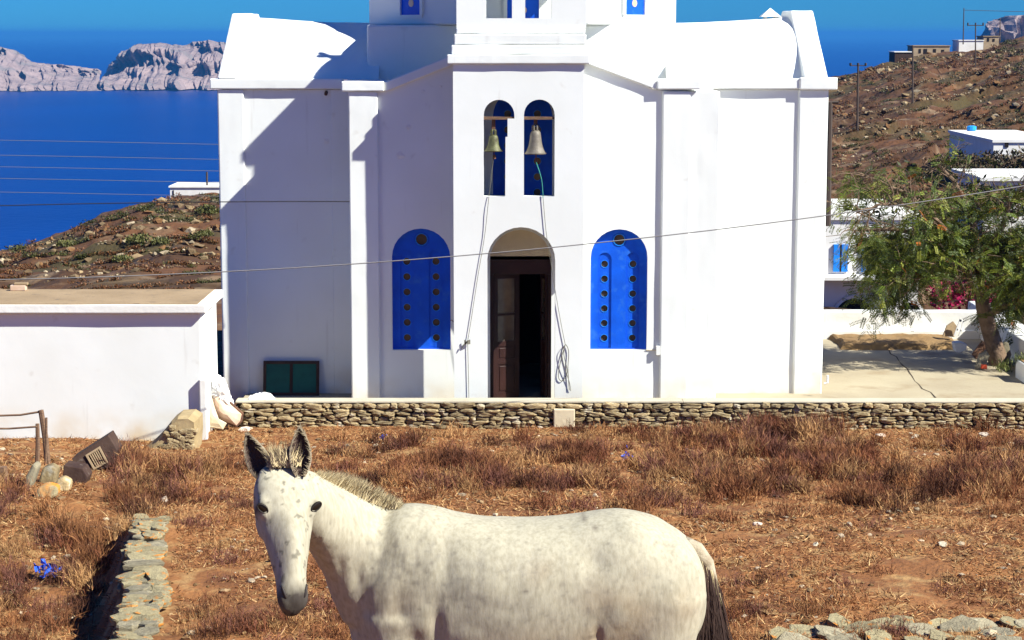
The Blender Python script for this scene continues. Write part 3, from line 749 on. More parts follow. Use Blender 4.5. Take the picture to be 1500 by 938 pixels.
# stump of an old rubble wall in front of the low building
rs = thing('rubble_wall', 'crumbling stub of mortared rubble wall with a rounded top beside the low white building', 'wall', (-4.9, 29, 0))
stub = [(205, 664), (222, 650), (238, 634), (252, 616), (262, 609), (280, 608), (290, 614), (291, 634), (288, 668)]
pp = [XZ(u, v, 28.9) for u, v in stub]; pp = [(x, max(z, -.2)) for x, z in pp]
sb = MB(); q = len(pp); vs = []
for (yy, sc_) in ((28.80, .86), (28.88, 1.0), (29.35, 1.0), (29.5, .9)):
    cx_ = sum(p[0] for p in pp) / q; vs += [(cx_ + (x - cx_) * sc_, yy + .02 * rng.uniform(-1, 1), z * (1 if z < .1 else sc_ ** .5)) for x, z in pp]
sb.add(vs, [(i * q + k, i * q + (k + 1) % q, (i + 1) * q + (k + 1) % q, (i + 1) * q + k) for i in range(3) for k in range(q)] + [tuple(range(q))[::-1], tuple(3 * q + k for k in range(q))])
sb.build('core', M['bank'], rs)
for k in range(95):
    u = rng.uniform(215, 289); v = rng.uniform(620, 668)
    if v < lerpt([(205, 664), (222, 650), (238, 634), (252, 618), (290, 618)], u) + 7: continue
    x, z = XZ(u, v, 28.88); place_stone(rs, x, 28.82, z, rng.uniform(.10, .2), .12, rng.uniform(.05, .1), rng.uniform(-.3, .3))
wp = MB().box(X_(289, 29.5, 600), X_(300, 29.5, 600), 29.70, 29.798, -.2, ZV(556, 29.7)).build('white_pillar', M['plaster2'], None, .02)
tag(wp, 'short whitewashed pillar at the corner of the low white building', 'pillar')

# ------------------------------------------------------------------ low white building on the left
lb = thing('low_building', 'long low white flat-roofed outbuilding left of the church', 'building', (-9, 30.5, 0))
XR = X_(296, 29.8, 540)
MB().box(-16, XR, 29.8, 31.4, -.3, 1.97).build('wall', M['plaster'], lb, .03)
ZR = ZV(447.5, 29.64)
MB().box(-16, XR + .09, 29.68, 31.52, 1.972, ZR).build('roof_slab', M['plaster2'], lb, .015)
MB().box(-16, XR - .04, 29.73, 31.46, ZR - .004, ZR + .012).build('roof_screed', M['concrete'], lb)
bk = thing('brick', 'old broken brick lying on the roof of the low building', 'brick', (*XZ(28, 430, 31.3)[:1], 31.3, ZR))
bx_, bz_ = XZ(28, 429, 31.3); MB().box(bx_ - .13, bx_ + .12, 31.24, 31.36, ZR + .013, ZR + .10).build('brick_body', M['tan'], bk, .01)
MB().box(bx_ - .07, bx_ + .15, 31.25, 31.34, ZR + .101, ZR + .14).build('broken_piece', M['concrete'], bk, .01)
for o in list(C.objects):
    if o.parent in (lb, pw, rw, pb) and o.name.split('.')[0] in ('roof_slab', 'ledge', 'wall') and not (o.parent == lb and o.name.startswith('wall')): wavy(o, .02)
# ------------------------------------------------------------------ junk between the buildings
def shell(name, outline, Y, depth, m, label, cat, bulge=.25, th=.05, lean=.3, rim=None):
    """curved plate from a px outline, bulging towards the camera"""
    pts = [XZ(u, v, Y) for u, v in outline]; n_ = len(pts); cx_ = sum(p[0] for p in pts) / n_; cz_ = sum(p[1] for p in pts) / n_
    zb = min(p[1] for p in pts); vs = []
    for off in (0, th):
        for s_ in (1, .66, .33):
            for x, z in pts:
                xx = cx_ + (x - cx_) * s_; zz = cz_ + (z - cz_) * s_
                vs.append((xx, Y - bulge * (1 - s_ * s_) + off + (zz - zb) * lean, zz))
        vs.append((cx_, Y - bulge + off + (cz_ - zb) * lean, cz_))
    fs = []; K = 3 * n_ + 1
    for o_ in (0, K):
        for r_ in range(2): fs += [(o_ + r_ * n_ + k, o_ + r_ * n_ + (k + 1) % n_, o_ + (r_ + 1) * n_ + (k + 1) % n_, o_ + (r_ + 1) * n_ + k) for k in range(n_)]
        fs += [(o_ + 2 * n_ + k, o_ + 2 * n_ + (k + 1) % n_, o_ + 3 * n_) for k in range(n_)]
    root = thing(name, label, cat, (cx_, Y, zb))
    MB().add(vs, fs).build('shell', m, root)
    e = MB(); rp_ = [Vector(vs[k]) + Vector((0, th / 2, 0)) for k in range(n_)] + [Vector(vs[0]) + Vector((0, th / 2, 0))]
    e.tube(rp_, th * .62, 6).build('rim', rim or m, root)
    return root
shell('broken_basin', [(308, 577), (314, 573), (326, 585), (354, 608), (352, 618), (347, 624), (326, 617), (312, 606), (308, 592)], 30.6, .1, M['tan'],
      'broken stained beige basin leaning against junk by the low building corner', 'basin', .10, .05, .25, M['rust'])
shell('curved_sheet', [(299, 584), (305, 582), (311, 600), (318, 616), (330, 622), (326, 628), (308, 625), (300, 612)], 30.45, .1, M['cream'], 'curved cream panel piece lying under the broken basin', 'panel', .06, .04, .3)
def sack():
    pts = [(309, 551), (318, 549), (329, 556), (335, 571), (341, 590), (344, 600), (330, 596), (318, 585), (308, 577), (306, 563)]
    pts = [tuple(pts[i][k] + (pts[(i + 1) % 10][k] - pts[i][k]) * j / 5 + (rng.uniform(-1.2, 1.2)) for k in (0, 1)) for i in range(10) for j in range(5)]
    t = thing('plastic_sack', 'crumpled white plastic sack slumped against the low building corner', 'sack', (X_(322, 30.8, 580), 30.8, .1))
    n_ = len(pts); pts = [XZ(u, v, 30.8) for u, v in pts]; cx_ = sum(p[0] for p in pts) / n_; cz_ = sum(p[1] for p in pts) / n_; vs = []
    L = 16
    for j in range(L):
        s_ = math.sin(math.pi * (j + .5) / L); yy = 30.8 - .16 * math.cos(math.pi * (j + .5) / L)
        for i, (x, z) in enumerate(pts):
            kk = s_ ** .5 * (1 + .14 * fbm(x * 9, j * .6, z * 9)); vs.append((cx_ + (x - cx_) * kk, yy + .05 * fbm(x * 12, z * 12, j * .3), cz_ + (z - cz_) * kk))
    MB().add(vs, [(j * n_ + k, j * n_ + (k + 1) % n_, (j + 1) * n_ + (k + 1) % n_, (j + 1) * n_ + k) for j in range(L - 1) for k in range(n_)] + [tuple(range(n_))[::-1], tuple((L - 1) * n_ + k for k in range(n_))]).build('sack_body', M['white'], t)
sack()
def rag(name, u0, u1, v0, v1, Y, m, label, cat, seed=1, zb=None, hgt_=None):
    r = random.Random(seed); x0, z1 = XZ(u0, v0, Y); x1, z0 = XZ(u1, v1, Y)
    if zb is not None: h_ = z1 - z0; z0 = zb; z1 = zb + h_
    nx, ny = 12, 7; vs = []
    for j in range(ny):
        for i in range(nx):
            a = i / (nx - 1); b_ = j / (ny - 1); e = math.sin(math.pi * a) ** .5 * math.sin(math.pi * b_) ** .5
            vs.append((x0 + (x1 - x0) * a + .03 * r.uniform(-1, 1), Y + (b_ - .5) * (x1 - x0) * .55 + .02 * r.uniform(-1, 1), z0 + .004 + e * (z1 - z0) * r.uniform(.35, 1.1)))
    return tag(MB().add(vs, [(j * nx + i, j * nx + i + 1, (j + 1) * nx + i + 1, (j + 1) * nx + i) for j in range(ny - 1) for i in range(nx - 1)]).build(name, m), label, cat)
rag('cloth', 364, 403, 578, 588, 31.25, M['white'], 'crumpled white rag lying on the coping near the left end of the stone wall', 'rag', 3, zc1)
# framed green screen leaning on the left wing
gs = thing('framed_screen', 'dark-framed panel with two green mesh fields leaning on the shaded left wing', 'panel', (X_(425, 33.4), 33.4, 0))
x0, x1, z0, z1 = X_(385, 33.45, 550), X_(467, 33.45, 550), .0, ZV(530, 33.5)
def sk(b_): b_.v = [(x, y + .14 * z / z1, z) for x, y, z in b_.v]; return b_
fr = MB().box(x0, x0 + .05, 33.42, 33.46, z0, z1).box(x1 - .05, x1, 33.42, 33.46, z0, z1).box(x0 + .05, x1 - .05, 33.42, 33.46, z0, z0 + .05).box(x0 + .05, x1 - .05, 33.42, 33.46, z1 - .05, z1).box((x0 + x1) / 2 - .025, (x0 + x1) / 2 + .025, 33.42, 33.46, z0 + .05, z1 - .05)
sk(fr).build('frame', M['oldwood'], gs, .004)
for a, b_ in ((x0 + .05, (x0 + x1) / 2 - .025), ((x0 + x1) / 2 + .025, x1 - .05)): sk(MB().box(a, b_, 33.44, 33.45, z0 + .05, z1 - .05)).build('mesh_panel', M['greenscreen'], gs)
# slatted crate by the right wing
ct = thing('wooden_crate', 'small pale slatted wooden crate against the right wing wall of the church', 'crate', (X_(1020, 32.2, 576), 32.9, 0))
x0, x1 = X_(1010.5, 33.0, 576), X_(1031, 33.0, 576); zt_ = ZV(570, 33.0)
for k in range(3):
    a = .0 + k * zt_ / 3 + .01; MB().box(x0, x1, 33.0, 33.02, a, a + zt_ / 3 - .02).build('slat', M['woodlt'], ct)
MB().box(x0 + .005, x0 + .02, 33.021, 33.3, .0, zt_ - .01).box(x1 - .02, x1 - .005, 33.021, 33.3, .0, zt_ - .01).box(x0 + .021, x1 - .021, 33.021, 33.3, .0, .01).build('crate_box', M['woodlt'], ct)
MB().box(x0 + .07, x1 - .07, 33.03, 33.1, zt_ - .02, zt_ + .02).build('handle', M['oldwood'], ct)
# small white pipe bend at the church corner
px_ = MB().tube([(X_(1207, 33.3, 562), 33.3, ZV(562, 33.3)), (X_(1212, 33.3, 562), 33.3, ZV(561, 33.3)), (X_(1212, 33.3, 562), 33.3, ZV(550, 33.3))], .02)
tag(px_.build('water_pipe', M['white']), 'bent white water pipe at the foot of the right church corner', 'pipe')
# debris beneath the tree
def slabthing(name, outline, Y, th, m, label, cat, lean=.0, bev=.008):
    pts = [XZ(u, v, Y) for u, v in outline]; zb = min(p[1] for p in pts)
    b_ = MB().prism(pts[::-1] if sum((pts[i][0] * pts[(i + 1) % len(pts)][1] - pts[(i + 1) % len(pts)][0] * pts[i][1]) for i in range(len(pts))) < 0 else pts, Y, Y + th)
    b_.v = [(x, y + (z - zb) * lean, z) for x, y, z in b_.v]
    return tag(b_.build(name, m, None, bev), label, cat)
slabthing('cement_sheet', [(1381, 493), (1388, 478), (1398, 472), (1404, 480), (1398, 494)], 39.0, .05, M['concrete'], 'grey cement sheet propped in the back corner of the terrace', 'sheet', .3)
fc = thing('window_frame', 'loose white wooden window frame leaning in the back corner of the terrace', 'frame', (X_(1404, 38.9), 38.9, 0))
for poly in ([(1397, 492), (1400, 492), (1409, 469), (1406, 468)], [(1404, 493), (1406, 493), (1413, 471), (1411, 470)], [(1406, 468), (1412, 470), (1411, 473), (1405, 471)], [(1402, 482), (1409, 484), (1408, 486), (1401, 484)]):
    pts = [XZ(u, v, 38.9) for u, v in poly]; MB().prism(pts, 38.9, 38.93).build('rail', M['white'], fc)
slabthing('marble_block', [(1400, 516), (1398, 503), (1408, 502), (1417, 505), (1416, 513), (1406, 517)], 37.6, .25, M['white'], 'rough white marble block lying on the terrace near the tree', 'block', .1, .02)
slabthing('stone_slab', [(1429, 541), (1436, 521), (1448, 516), (1452, 523), (1442, 540), (1434, 542)], 36.1, .06, M['slabgrey'], 'rounded grey stone slab leaning against the tree trunk', 'slab', .4)
slabthing('iron_sheet', [(1424, 520), (1440, 501), (1448, 503), (1446, 512), (1430, 527)], 36.9, .04, M['rust'], 'bent rusty sheet leaning left of the tree trunk', 'sheet', .3)
slabthing('red_can', [(1438, 541), (1438, 535), (1446, 535), (1446, 541)], 36.0, .08, mat('red_tin', (.6, .08, .03), rough=.5), 'small red tin at the foot of the tree', 'tin')
slabthing('stone_slab', [(1470, 528), (1468, 505), (1478, 503), (1482, 520), (1478, 530)], 36.6, .15, M['slabgrey'], 'upright grey slab on the right side of the tree trunk', 'slab', .1)

# ------------------------------------------------------------------ fence, broken cabinets and stones at the left edge
def ghit(u, v): return hit(u, v, gz, 12, 31.2)
def post(u0, v0, u1, v1, r, label):
    X, Y, Z = ghit(u0, v0); x1, z1 = XZ(u1, v1, Y)
    return tag(MB().tube([(X, Y, Z - .1), ((X + x1) / 2 + .01, Y, (Z + z1) / 2), (x1, Y, z1)], [r, r * .95, r * .85], 7).build('fence_post', M['wood']), label, 'post', 'old posts of the left fence'), (x1, Y, z1)
_, pA = post(54, 682, 55, 621, .033, 'short dark upright fence post left of the taller leaning post')
_, pB = post(71, 682, 60, 601, .045, 'taller leaning weathered fence post at the left edge of the field')
_, pC = post(66, 682, 68, 612, .02, 'thin stake standing between the two fence posts')
_, pD = post(3, 702, 4, 684, .07, 'stub of a dark post at the left edge of the photo')
X, Y, Z = pB; tag(MB().tube([(X_(-60, Y, 612), Y, ZV(613, Y)), (X_(0, Y, 610), Y, ZV(609, Y)), (X_(30, Y, 607), Y, ZV(608, Y)), (X, Y, Z - .02)], .015, 5).build('fence_rail', M['wood']), 'upper crooked fence rail running left from the tall post', 'rail')
X, Y, Z = pA; tag(MB().tube([(X_(-60, Y, 628), Y, ZV(628, Y)), (X_(14, Y, 628), Y, ZV(628, Y)), (X, Y - .05, Z - .03)], .014, 5).build('fence_rail', M['wood']), 'lower fence rail running left from the short post', 'rail')
cab = thing('broken_cabinet', 'dark broken wooden cabinet lying tilted in the brush with a small barred window', 'cabinet', (0, 0, 0))
X, Y, Z = ghit(138, 690)
ol = [(104, 673), (155, 641), (170, 662), (165, 684), (128, 694), (114, 692)]
pts = [XZ(u, v, Y) for u, v in ol]
cb = MB().prism(pts[::-1], Y, Y + .35); cb.v = [(x, y + (z - Z) * .35, z) for x, y, z in cb.v]; cb.build('box', M['oldwood'], cab, .01)
wf = [(124, 668), (144, 656), (158, 678), (138, 688)]
def quadframe(q_, Y_, th, m, par, dy):
    pts_ = [XZ(u, v, Y_) for u, v in q_]; cx_ = sum(p[0] for p in pts_) / 4; cz_ = sum(p[1] for p in pts_) / 4
    inn = [(cx_ + (x - cx_) * .78, cz_ + (z - cz_) * .78) for x, z in pts_]
    me_ = MB()
    for k in range(4):
        a, b_, c_, d_ = pts_[k], pts_[(k + 1) % 4], inn[(k + 1) % 4], inn[k]
        me_.prism([a, b_, c_, d_][::-1], Y_ - dy - th, Y_ - dy)
    me_.v = [(x, y + (z - Z) * .35, z) for x, y, z in me_.v]; me_.build('window_frame', m, par)
    for k in range(1, 6):
        t_ = k / 6; a = [inn[0][i] + (inn[1][i] - inn[0][i]) * t_ for i in (0, 1)]; b_ = [inn[3][i] + (inn[2][i] - inn[3][i]) * t_ for i in (0, 1)]
        MB().tube([(a[0], Y_ - dy - .005 + (a[1] - Z) * .35, a[1]), (b_[0], Y_ - dy - .005 + (b_[1] - Z) * .35, b_[1])], .009, 5).build('bar', m, par)
quadframe(wf, Y, .02, M['concrete'], cab, .012)
X, Y, Z = ghit(108, 708)
slabthing('broken_box', [(91, 702), (92, 683), (120, 688), (128, 700), (124, 712), (100, 712)], Y, .3, M['oldwood'], 'dark broken box lying beside the tilted cabinet', 'box', .2, .01)
for (ol, lb_, m_) in (([(36, 718), (36, 700), (46, 681), (54, 686), (50, 700), (44, 718)], 'upright grey slab of stone left of the broken cabinet', M['slabgrey']),
                ([(54, 712), (60, 688), (72, 684), (82, 690), (80, 712)], 'pale boulder at the foot of the fence posts', M['stone']),
                ([(80, 722), (80, 706), (90, 702), (101, 708), (100, 722)], 'yellowish boulder in front of the broken box', M['stone']),
                ([(50, 730), (54, 716), (66, 712), (82, 716), (83, 728), (70, 733)], 'mossy yellow boulder lowest of the pile by the fence', M['slab'])):
    X, Y, Z = ghit((ol[0][0] + ol[-1][0]) / 2, max(p[1] for p in ol) - 2)
    slabthing('boulder', ol, Y, .22, m_, lb_, 'boulder', .25, .03)
def bagthing(u, v, s_, label, seed):
    X, Y, Z = ghit(u, v); r = random.Random(seed); vs = []; fs = []; n_ = 12
    for k in range(26):
        c = Vector((X, Y, Z + .06)) + Vector((r.gauss(0, s_ * .28), r.gauss(0, s_ * .3), abs(r.gauss(0, s_ * .33))))
        i = len(vs)
        for j in range(4):
            vs.append(c + Vector((r.uniform(-1, 1), r.uniform(-1, 1), r.uniform(-1, 1))) * s_ * .26)
        fs += [(i, i + 1, i + 2), (i + 1, i + 2, i + 3), (i, i + 2, i + 3)]
    tag(MB().add(vs, fs).build('plastic_bag', M['bluebag']), label, 'plastic bag')
bagthing(70, 850, .20, 'large crumpled bright blue plastic bag in the dry brush at lower left', 1)
bagthing(917, 678, .13, 'small blue plastic bag in the brush between the mule and the stone wall', 2)
bagthing(561, 648, .07, 'tiny scrap of blue plastic on the bare soil below the left shutter', 4)

# ------------------------------------------------------------------ old dry stone wall running towards the camera
dw = thing('dry_stone_wall', 'old dry stone wall of flat lichened slabs running down the left side of the field', 'wall', (-3.5, 18, .9))
def slab_mesh(seed):
    r = random.Random(seed); q = 9; ang = [2 * math.pi * (k + r.uniform(-.3, .3)) / q for k in range(q)]; rad = [r.uniform(.36, .56) for _ in ang]
    vs = []
    for zz, s_ in ((-.5, .92), (.15, 1.0), (.42, .93)): vs += [(s_ * rr * math.cos(a) + r.uniform(-.02, .02), s_ * rr * math.sin(a), zz + r.uniform(-.12, .12)) for a, rr in zip(ang, rad)]
    vs.append((r.uniform(-.1, .1), r.uniform(-.1, .1), .5))
    fs = [tuple(range(q))[::-1]]
    for o_ in (0, q): fs += [(o_ + k, o_ + (k + 1) % q, o_ + q + (k + 1) % q, o_ + q + k) for k in range(q)]
    fs += [(2 * q + k, 2 * q + (k + 1) % q, 3 * q) for k in range(q)]
    me = bpy.data.meshes.new('stone'); me.from_pydata(vs, [], fs); me.materials.append(M['slab'] if seed % 3 else M['slabgrey']); me.update(); return me
SL = [slab_mesh(300 + k) for k in range(18)]
for layer in range(6):
    Y = 14.6 + layer * .04
    while Y < 21.1:
        st = .09 + .08 * rng.random()
        wtop = .46 if Y < 20 else .40
        zt_ = lerpt(PROF, Y) + .06 + .05 * fbm(Y * 1.3, 7)
        n_ = rng.choice((1, 2, 2, 2, 3))
        for j in range(n_):
            cx_ = dryx(Y) + (0 if n_ == 1 else (j - (n_ - 1) / 2) * .36 / n_) + rng.uniform(-.06, .06)
            sx_ = (.38, .25, .17)[n_ - 1] * rng.uniform(.75, 1.25)
            th = rng.uniform(.03, .075)
            place_stone(dw, cx_, Y + rng.uniform(-.04, .04), zt_ - layer * .10 + rng.uniform(-.03, .03), sx_, st * rng.uniform(1.5, 2.3), th, rng.uniform(-.12, .08), rng.choice(SL), rx=rng.uniform(-.2, .2), rz=rng.uniform(-.9, .9))
        Y += st * (1 if layer == 0 else 1.9)
# low tumbled wall at the lower right
tw = thing('tumbled_wall', 'tumbled row of greenish schist slabs at the lower right of the field', 'wall', (5, 16, 1))
for (u, v, wpx, hpx, m) in ((1146, 922, 60, 26, 1), (1180, 915, 66, 18, 0), (1215, 918, 58, 26, 1), (1233, 905, 40, 22, 0), (1262, 912, 62, 24, 0), (1292, 908, 60, 16, 1), (1320, 905, 52, 26, 0), (1352, 912, 58, 14, 1), (1378, 906, 44, 14, 0), (1404, 908, 62, 22, 1), (1440, 905, 60, 14, 1), (1462, 914, 50, 12, 0), (1488, 902, 46, 16, 0), (1510, 905, 50, 14, 1), (1160, 935, 50, 22, 0), (1240, 934, 70, 16, 1), (1345, 930, 40, 12, 0), (1420, 930, 60, 10, 1), (1288, 926, 46, 22, 0), (1478, 932, 50, 10, 1), (1380, 922, 50, 18, 0)):
    X, Y, Z = ghit(u, min(v + 15, 945)); s_ = Y / FX
    place_stone(tw, X, Y, Z + hpx * s_ * .16, wpx * s_ * 1.05, .30, hpx * s_ * .36, rng.uniform(-.25, .25), rng.choice(SL), rx=rng.uniform(.05, .35), rz=rng.uniform(-.5, .5))

# ------------------------------------------------------------------ far houses
def house(name, label, cat, x0, x1, Y, d, z0, z1, m, roofm=None, over=.1):
    t = thing(name, label, cat, ((x0 + x1) / 2, Y, z0))
    MB().box(x0, x1, Y, Y + d, z0 - 2, z1).build('wall', m, t)
    MB().box(x0 - over, x1 + over, Y - over, Y + d + over, z1 + .002, z1 + .18).build('roof', roofm or m, t)
    return t
def hp(u, v, Y): return XZ(u, v, Y)
def opening(t, u0, u1, v0, v1, Y, m, name='window', fr_=None, d=.06):
    x0, z1 = hp(u0, v0, Y); x1, z0 = hp(u1, v1, Y)
    w_ = MB().box(x0, x1, Y - d, Y + .02, z0, z1).build(name, m, t); return w_
YH = 80
x0, z0 = hp(1190, 456, YH); x1, z1 = hp(1348, 322, YH)
wh = house('white_house', 'two-storey white house with blue shutters beyond the terrace, partly behind the tree', 'house', x0, x1, YH, 8, z0, z1, M['housewhite'])
for u0, u1 in ((1221, 1229), (1233, 1241), (1262, 1270), (1274, 1282)): 
    w_ = opening(wh, u0, u1, 358, 398, YH, M['bluelt'], 'shutter', d=.10)
for u0, u1 in ((1229.5, 1232.5), (1270.5, 1273.5)): opening(wh, u0, u1, 358, 398, YH, M['glass_dark'], 'window', d=.03)
xx0, zz = hp(1200, 402, YH); MB().box(xx0, x1, YH - 1.1, YH - .001, zz - .12, zz).build('shade_slab', M['housewhite'], wh)  # slab added so that the lower storey falls in shade
for u in range(1310, 1346, 4):
    x, z = hp(u, 402, YH - 1.05); MB().box(x - .02, x + .02, YH - 1.07, YH - 1.03, z, z + .45).build('baluster', M['bluelt'], wh)
x, z = hp(1308, 402, YH - 1.05); xe, _ = hp(1346, 402, YH - 1.05); MB().box(x, xe, YH - 1.08, YH - 1.02, z + .451, z + .50).build('railing', M['bluelt'], wh)
for (u0, u1, vt) in ((1222, 1279, 437), (1312, 1350, 443)):
    a0, zb = hp(u0, 470, YH - .01); a1, zt_ = hp(u1, vt, YH - .01)
    MB().prism(arch(a0, a1, zb, zt_), YH - .05, YH + .02).build('doorway', M['black'], wh)
    aa = arch(a0 - .12, a1 + .12, zb, zt_ + .12); inner = arch(a0, a1, zb, zt_)
    me_ = poly_plate(aa, [arch(a0 + .001, a1 - .001, zb + .01, zt_)], YH - .12, YH - .04); link('arch_trim', me_, M['housewhite'], wh)
opening(wh, 1290, 1294, 440, 470, YH, M['bluelt'], 'shutter')
YH2 = 128
x0, z0 = hp(1455, 226, YH2); x1, z1 = hp(1560, 209, YH2)
h2 = house('white_house', 'white flat-roofed house with a blue water tank halfway up the right hillside', 'house', x0, x1, YH2, 13, z0 - .5, z1, M['housewhite'])
x, z = hp(1414, 206, YH2 + 12); MB().lathe([(.30, 0), (.34, .08), (.34, .3), (.2, .36)], (x + .3, YH2 + 11.5, z1 + .2), 12).build('water_tank', M['tank'], h2)
opening(h2, 1472, 1477, 209, 216, YH2, M['black'])
YH3 = 100
x0, z0 = hp(1442, 276, YH3); x1, z1 = hp(1600, 259, YH3)
h3 = house('white_house', 'low white house with bright flat roof behind the tree top', 'house', x0, x1, YH3, 6, z0 - .4, z1 - .2, M['housewhite'], over=.3)
def ridge(name, label, u0, u1, v0, v1, Y, m, wins_, roofm=None, d=6):
    x0, z1 = hp(u0, v0, Y); x1, z0 = hp(u1, v1, Y)
    t = house(name, label, 'house', x0, x1, Y, d, z0 - 1, z1, m, roofm, .15)
    for (a, b_, c_, e_) in wins_: opening(t, a, b_, c_, e_, Y, M['black'], 'window')
    return t
ridge('stone_ruin', 'roofless brown stone ruin with a row of dark windows on the right ridge', 1338, 1391, 68, 81, 405, M['housestone'], ((1346, 1349, 72, 78), (1353, 1358, 72, 79), (1367, 1371, 72, 79), (1379, 1383, 73, 79)), M['concrete'])
ridge('stone_ruin', 'small dark stone hut with a pale roof, leftmost house on the right ridge', 1311, 1336, 77, 93, 395, M['rock'] if False else M['oldwood'], (), M['housewhite'])
ridge('white_house', 'small white house on the right ridge beside the tall poles', 1405, 1440, 60, 78, 410, M['housewhite'], (), None)
ridge('stone_ruin', 'stepped stone ruin with square windows right of the white ridge house', 1441, 1463, 54, 64, 420, M['housestone'], ((1446, 1449, 56, 61), (1454, 1457, 57, 61)), M['concrete'])
xh, zh_ = hp(247, 290, 235)
ridge('white_house', 'long low cream house on the left ridge beside the church', 249, 345, 275, 292, 232, M['cream'] if False else M['housewhite'], ((253, 255, 279, 289),), None)
x, z = hp(303, 252, 233); tag(MB().tube([(x, 233, z), (x, 233, z - 2.5)], .12, 5).build('utility_pole', M['pole']), 'thin short pole on the cream house of the left ridge', 'pole')

# ------------------------------------------------------------------ utility poles
def upole(u, vb, vt, ut=None, arm=True, label='', Y=None, r=.13):
    if Y is None:
        X, Y, Z = hit(u, vb, hz, 60, 440, 900)
    else: X, Z = XZ(u, vb, Y)
    xt, zt_ = XZ(ut or u, vt, Y)
    t = thing('utility_pole', label, 'pole', (X, Y, Z), 'utility poles on the right hillside')
    MB().tube([(X, Y, Z - 1), (xt, Y, zt_)], [r, r * .7], 7).build('pole', M['pole'], t)
    if arm:
        s_ = Y / FX
        MB().box(xt - 12 * s_, xt + 12 * s_, Y - .06, Y + .06, zt_ - 3 * s_, zt_ - 2 * s_ + .02).build('crossarm', M['pole'], t)
        for dx in (-11, 0, 11): MB().tube([(xt + dx * s_, Y, zt_ - 2 * s_), (xt + dx * s_, Y, zt_ + 1.5 * s_)], .12, 6).build('insulator', M['pole'], t)
    return (xt, Y, zt_)
t1 = upole(1256, 195, 94, 1257, True, 'crossarmed utility pole nearest the church on the right hillside')
t2 = upole(1337, 158, 67, None, False, 'plain dark pole in front of the stone ruin on the right hillside')
t3 = upole(1429, 100, 35, None, True, 'crossarmed utility pole in front of the white ridge house')
t4 = upole(1411, 58, 12, 1412, False, 'tall plain pole at the left end of the white ridge house', Y=404)
t5 = upole(1465, 54, 27, None, False, 'thin distant pole on the ridge at the far right', Y=425)
t6 = upole(1213, 285, 150, 1216, False, 'tall wooden pole with a forked bracket right beside the church corner', Y=62, r=.11)
s_ = 62 / FX; x, z = t6[0], t6[2]
MB().tube([(x - 6 * s_, 62, z), (x + 12 * s_, 62, z)], .05, 5).build('crossarm', M['pole'], bpy.data.objects['utility_pole.006'] if 'utility_pole.006' in bpy.data.objects else None)
def cable(name, pts, r, m, label, group=None):
    tag(MB().tube(pts, r, 5).build(name, m), label, 'cable', group)
def curve_px(pl, Y0, Y1, n=26):
    out = []; ua, ub = pl[0][0], pl[-1][0]
    for i in range(n + 1):
        u = ua + (ub - ua) * i / n; v = lerpt(pl, u); Y = Y0 + (Y1 - Y0) * i / n; x, z = XZ(u, v, Y); out.append((x, Y, z))
    return out
def sag(pl, k=20):
    # quadratic through three px points
    (u0, v0), (u1, v1), (u2, v2) = pl
    f = lambda u: v0 * (u - u1) * (u - u2) / ((u0 - u1) * (u0 - u2)) + v1 * (u - u0) * (u - u2) / ((u1 - u0) * (u1 - u2)) + v2 * (u - u0) * (u - u1) / ((u2 - u0) * (u2 - u1))
    return [(u0 + (u2 - u0) * i / k, f(u0 + (u2 - u0) * i / k)) for i in range(k + 1)]
cable('overhead_cable', curve_px(sag([(-200, 412), (560, 384), (1700, 238)]), 27, 31), .0085, M['cablegrey'], 'long grey cable sagging across the whole church front')
cable('overhead_cable', curve_px(sag([(-200, 308), (322, 296), (512, 295.5)]), 36, 32.47), .009, M['cable'], 'dark cable running from the left over the sea to the church pilaster')
for i, v in enumerate((207, 229, 246, 263, 283)):
    cable('power_line', curve_px(sag([(-300, v - 6), (160, v + 1.5), (700, v + 14)]), 100, 104), .012, M['cablegrey'], ['topmost','second','third','fourth','lowest'][i] + ' of five faint parallel power lines over the sea left of the church', 'parallel power lines over the sea')
cable('power_line', curve_px([(1412, 15), (1520, 18)], 404, 404, 4), .05, M['cable'], 'line from the tall ridge pole to the right edge')
cable('overhead_cable', curve_px(sag([(1310, 450), (1400, 441), (1520, 425)]), 38, 38), .008, M['cablegrey'], 'thin wire slanting past the tree trunk above the terrace wall')
# ================================================================== THE TREE
def blade_quads(pos, dirs, nors, L, W):
    """leaf quads: pos (N,3), dirs, nors unit; L,W arrays"""
    side = np.cross(dirs, nors); side /= (np.linalg.norm(side, axis=1, keepdims=True) + 1e-9)
    a = pos; m1 = pos + dirs * (L * .5)[:, None] + side * (W * .5)[:, None]; e = pos + dirs * L[:, None]; m2 = pos + dirs * (L * .5)[:, None] - side * (W * .5)[:, None]
    return np.stack([a, m1, e, m2], axis=1).reshape(-1, 3)
def unit(n): v = nrg.normal(size=(n, 3)); return v / np.linalg.norm(v, axis=1, keepdims=True)
tree = thing('tree', 'crooked acacia-like tree with feathery green leaves at the right edge of the terrace', 'tree', (*XZ(1462, 534, 36.6)[:1], 36.6, 0))
YT = 36.6
def tp(u, v, dy=0): x, z = XZ(u, v, YT); return Vector((x, YT + dy, z))
MB().tube([tp(1466, 545), tp(1462, 528), tp(1456, 505), tp(1448, 480), tp(1441, 455), tp(1437, 432)], [.24, .19, .165, .15, .14, .13], 12).build('trunk', M['bark'], tree, smooth_=True)
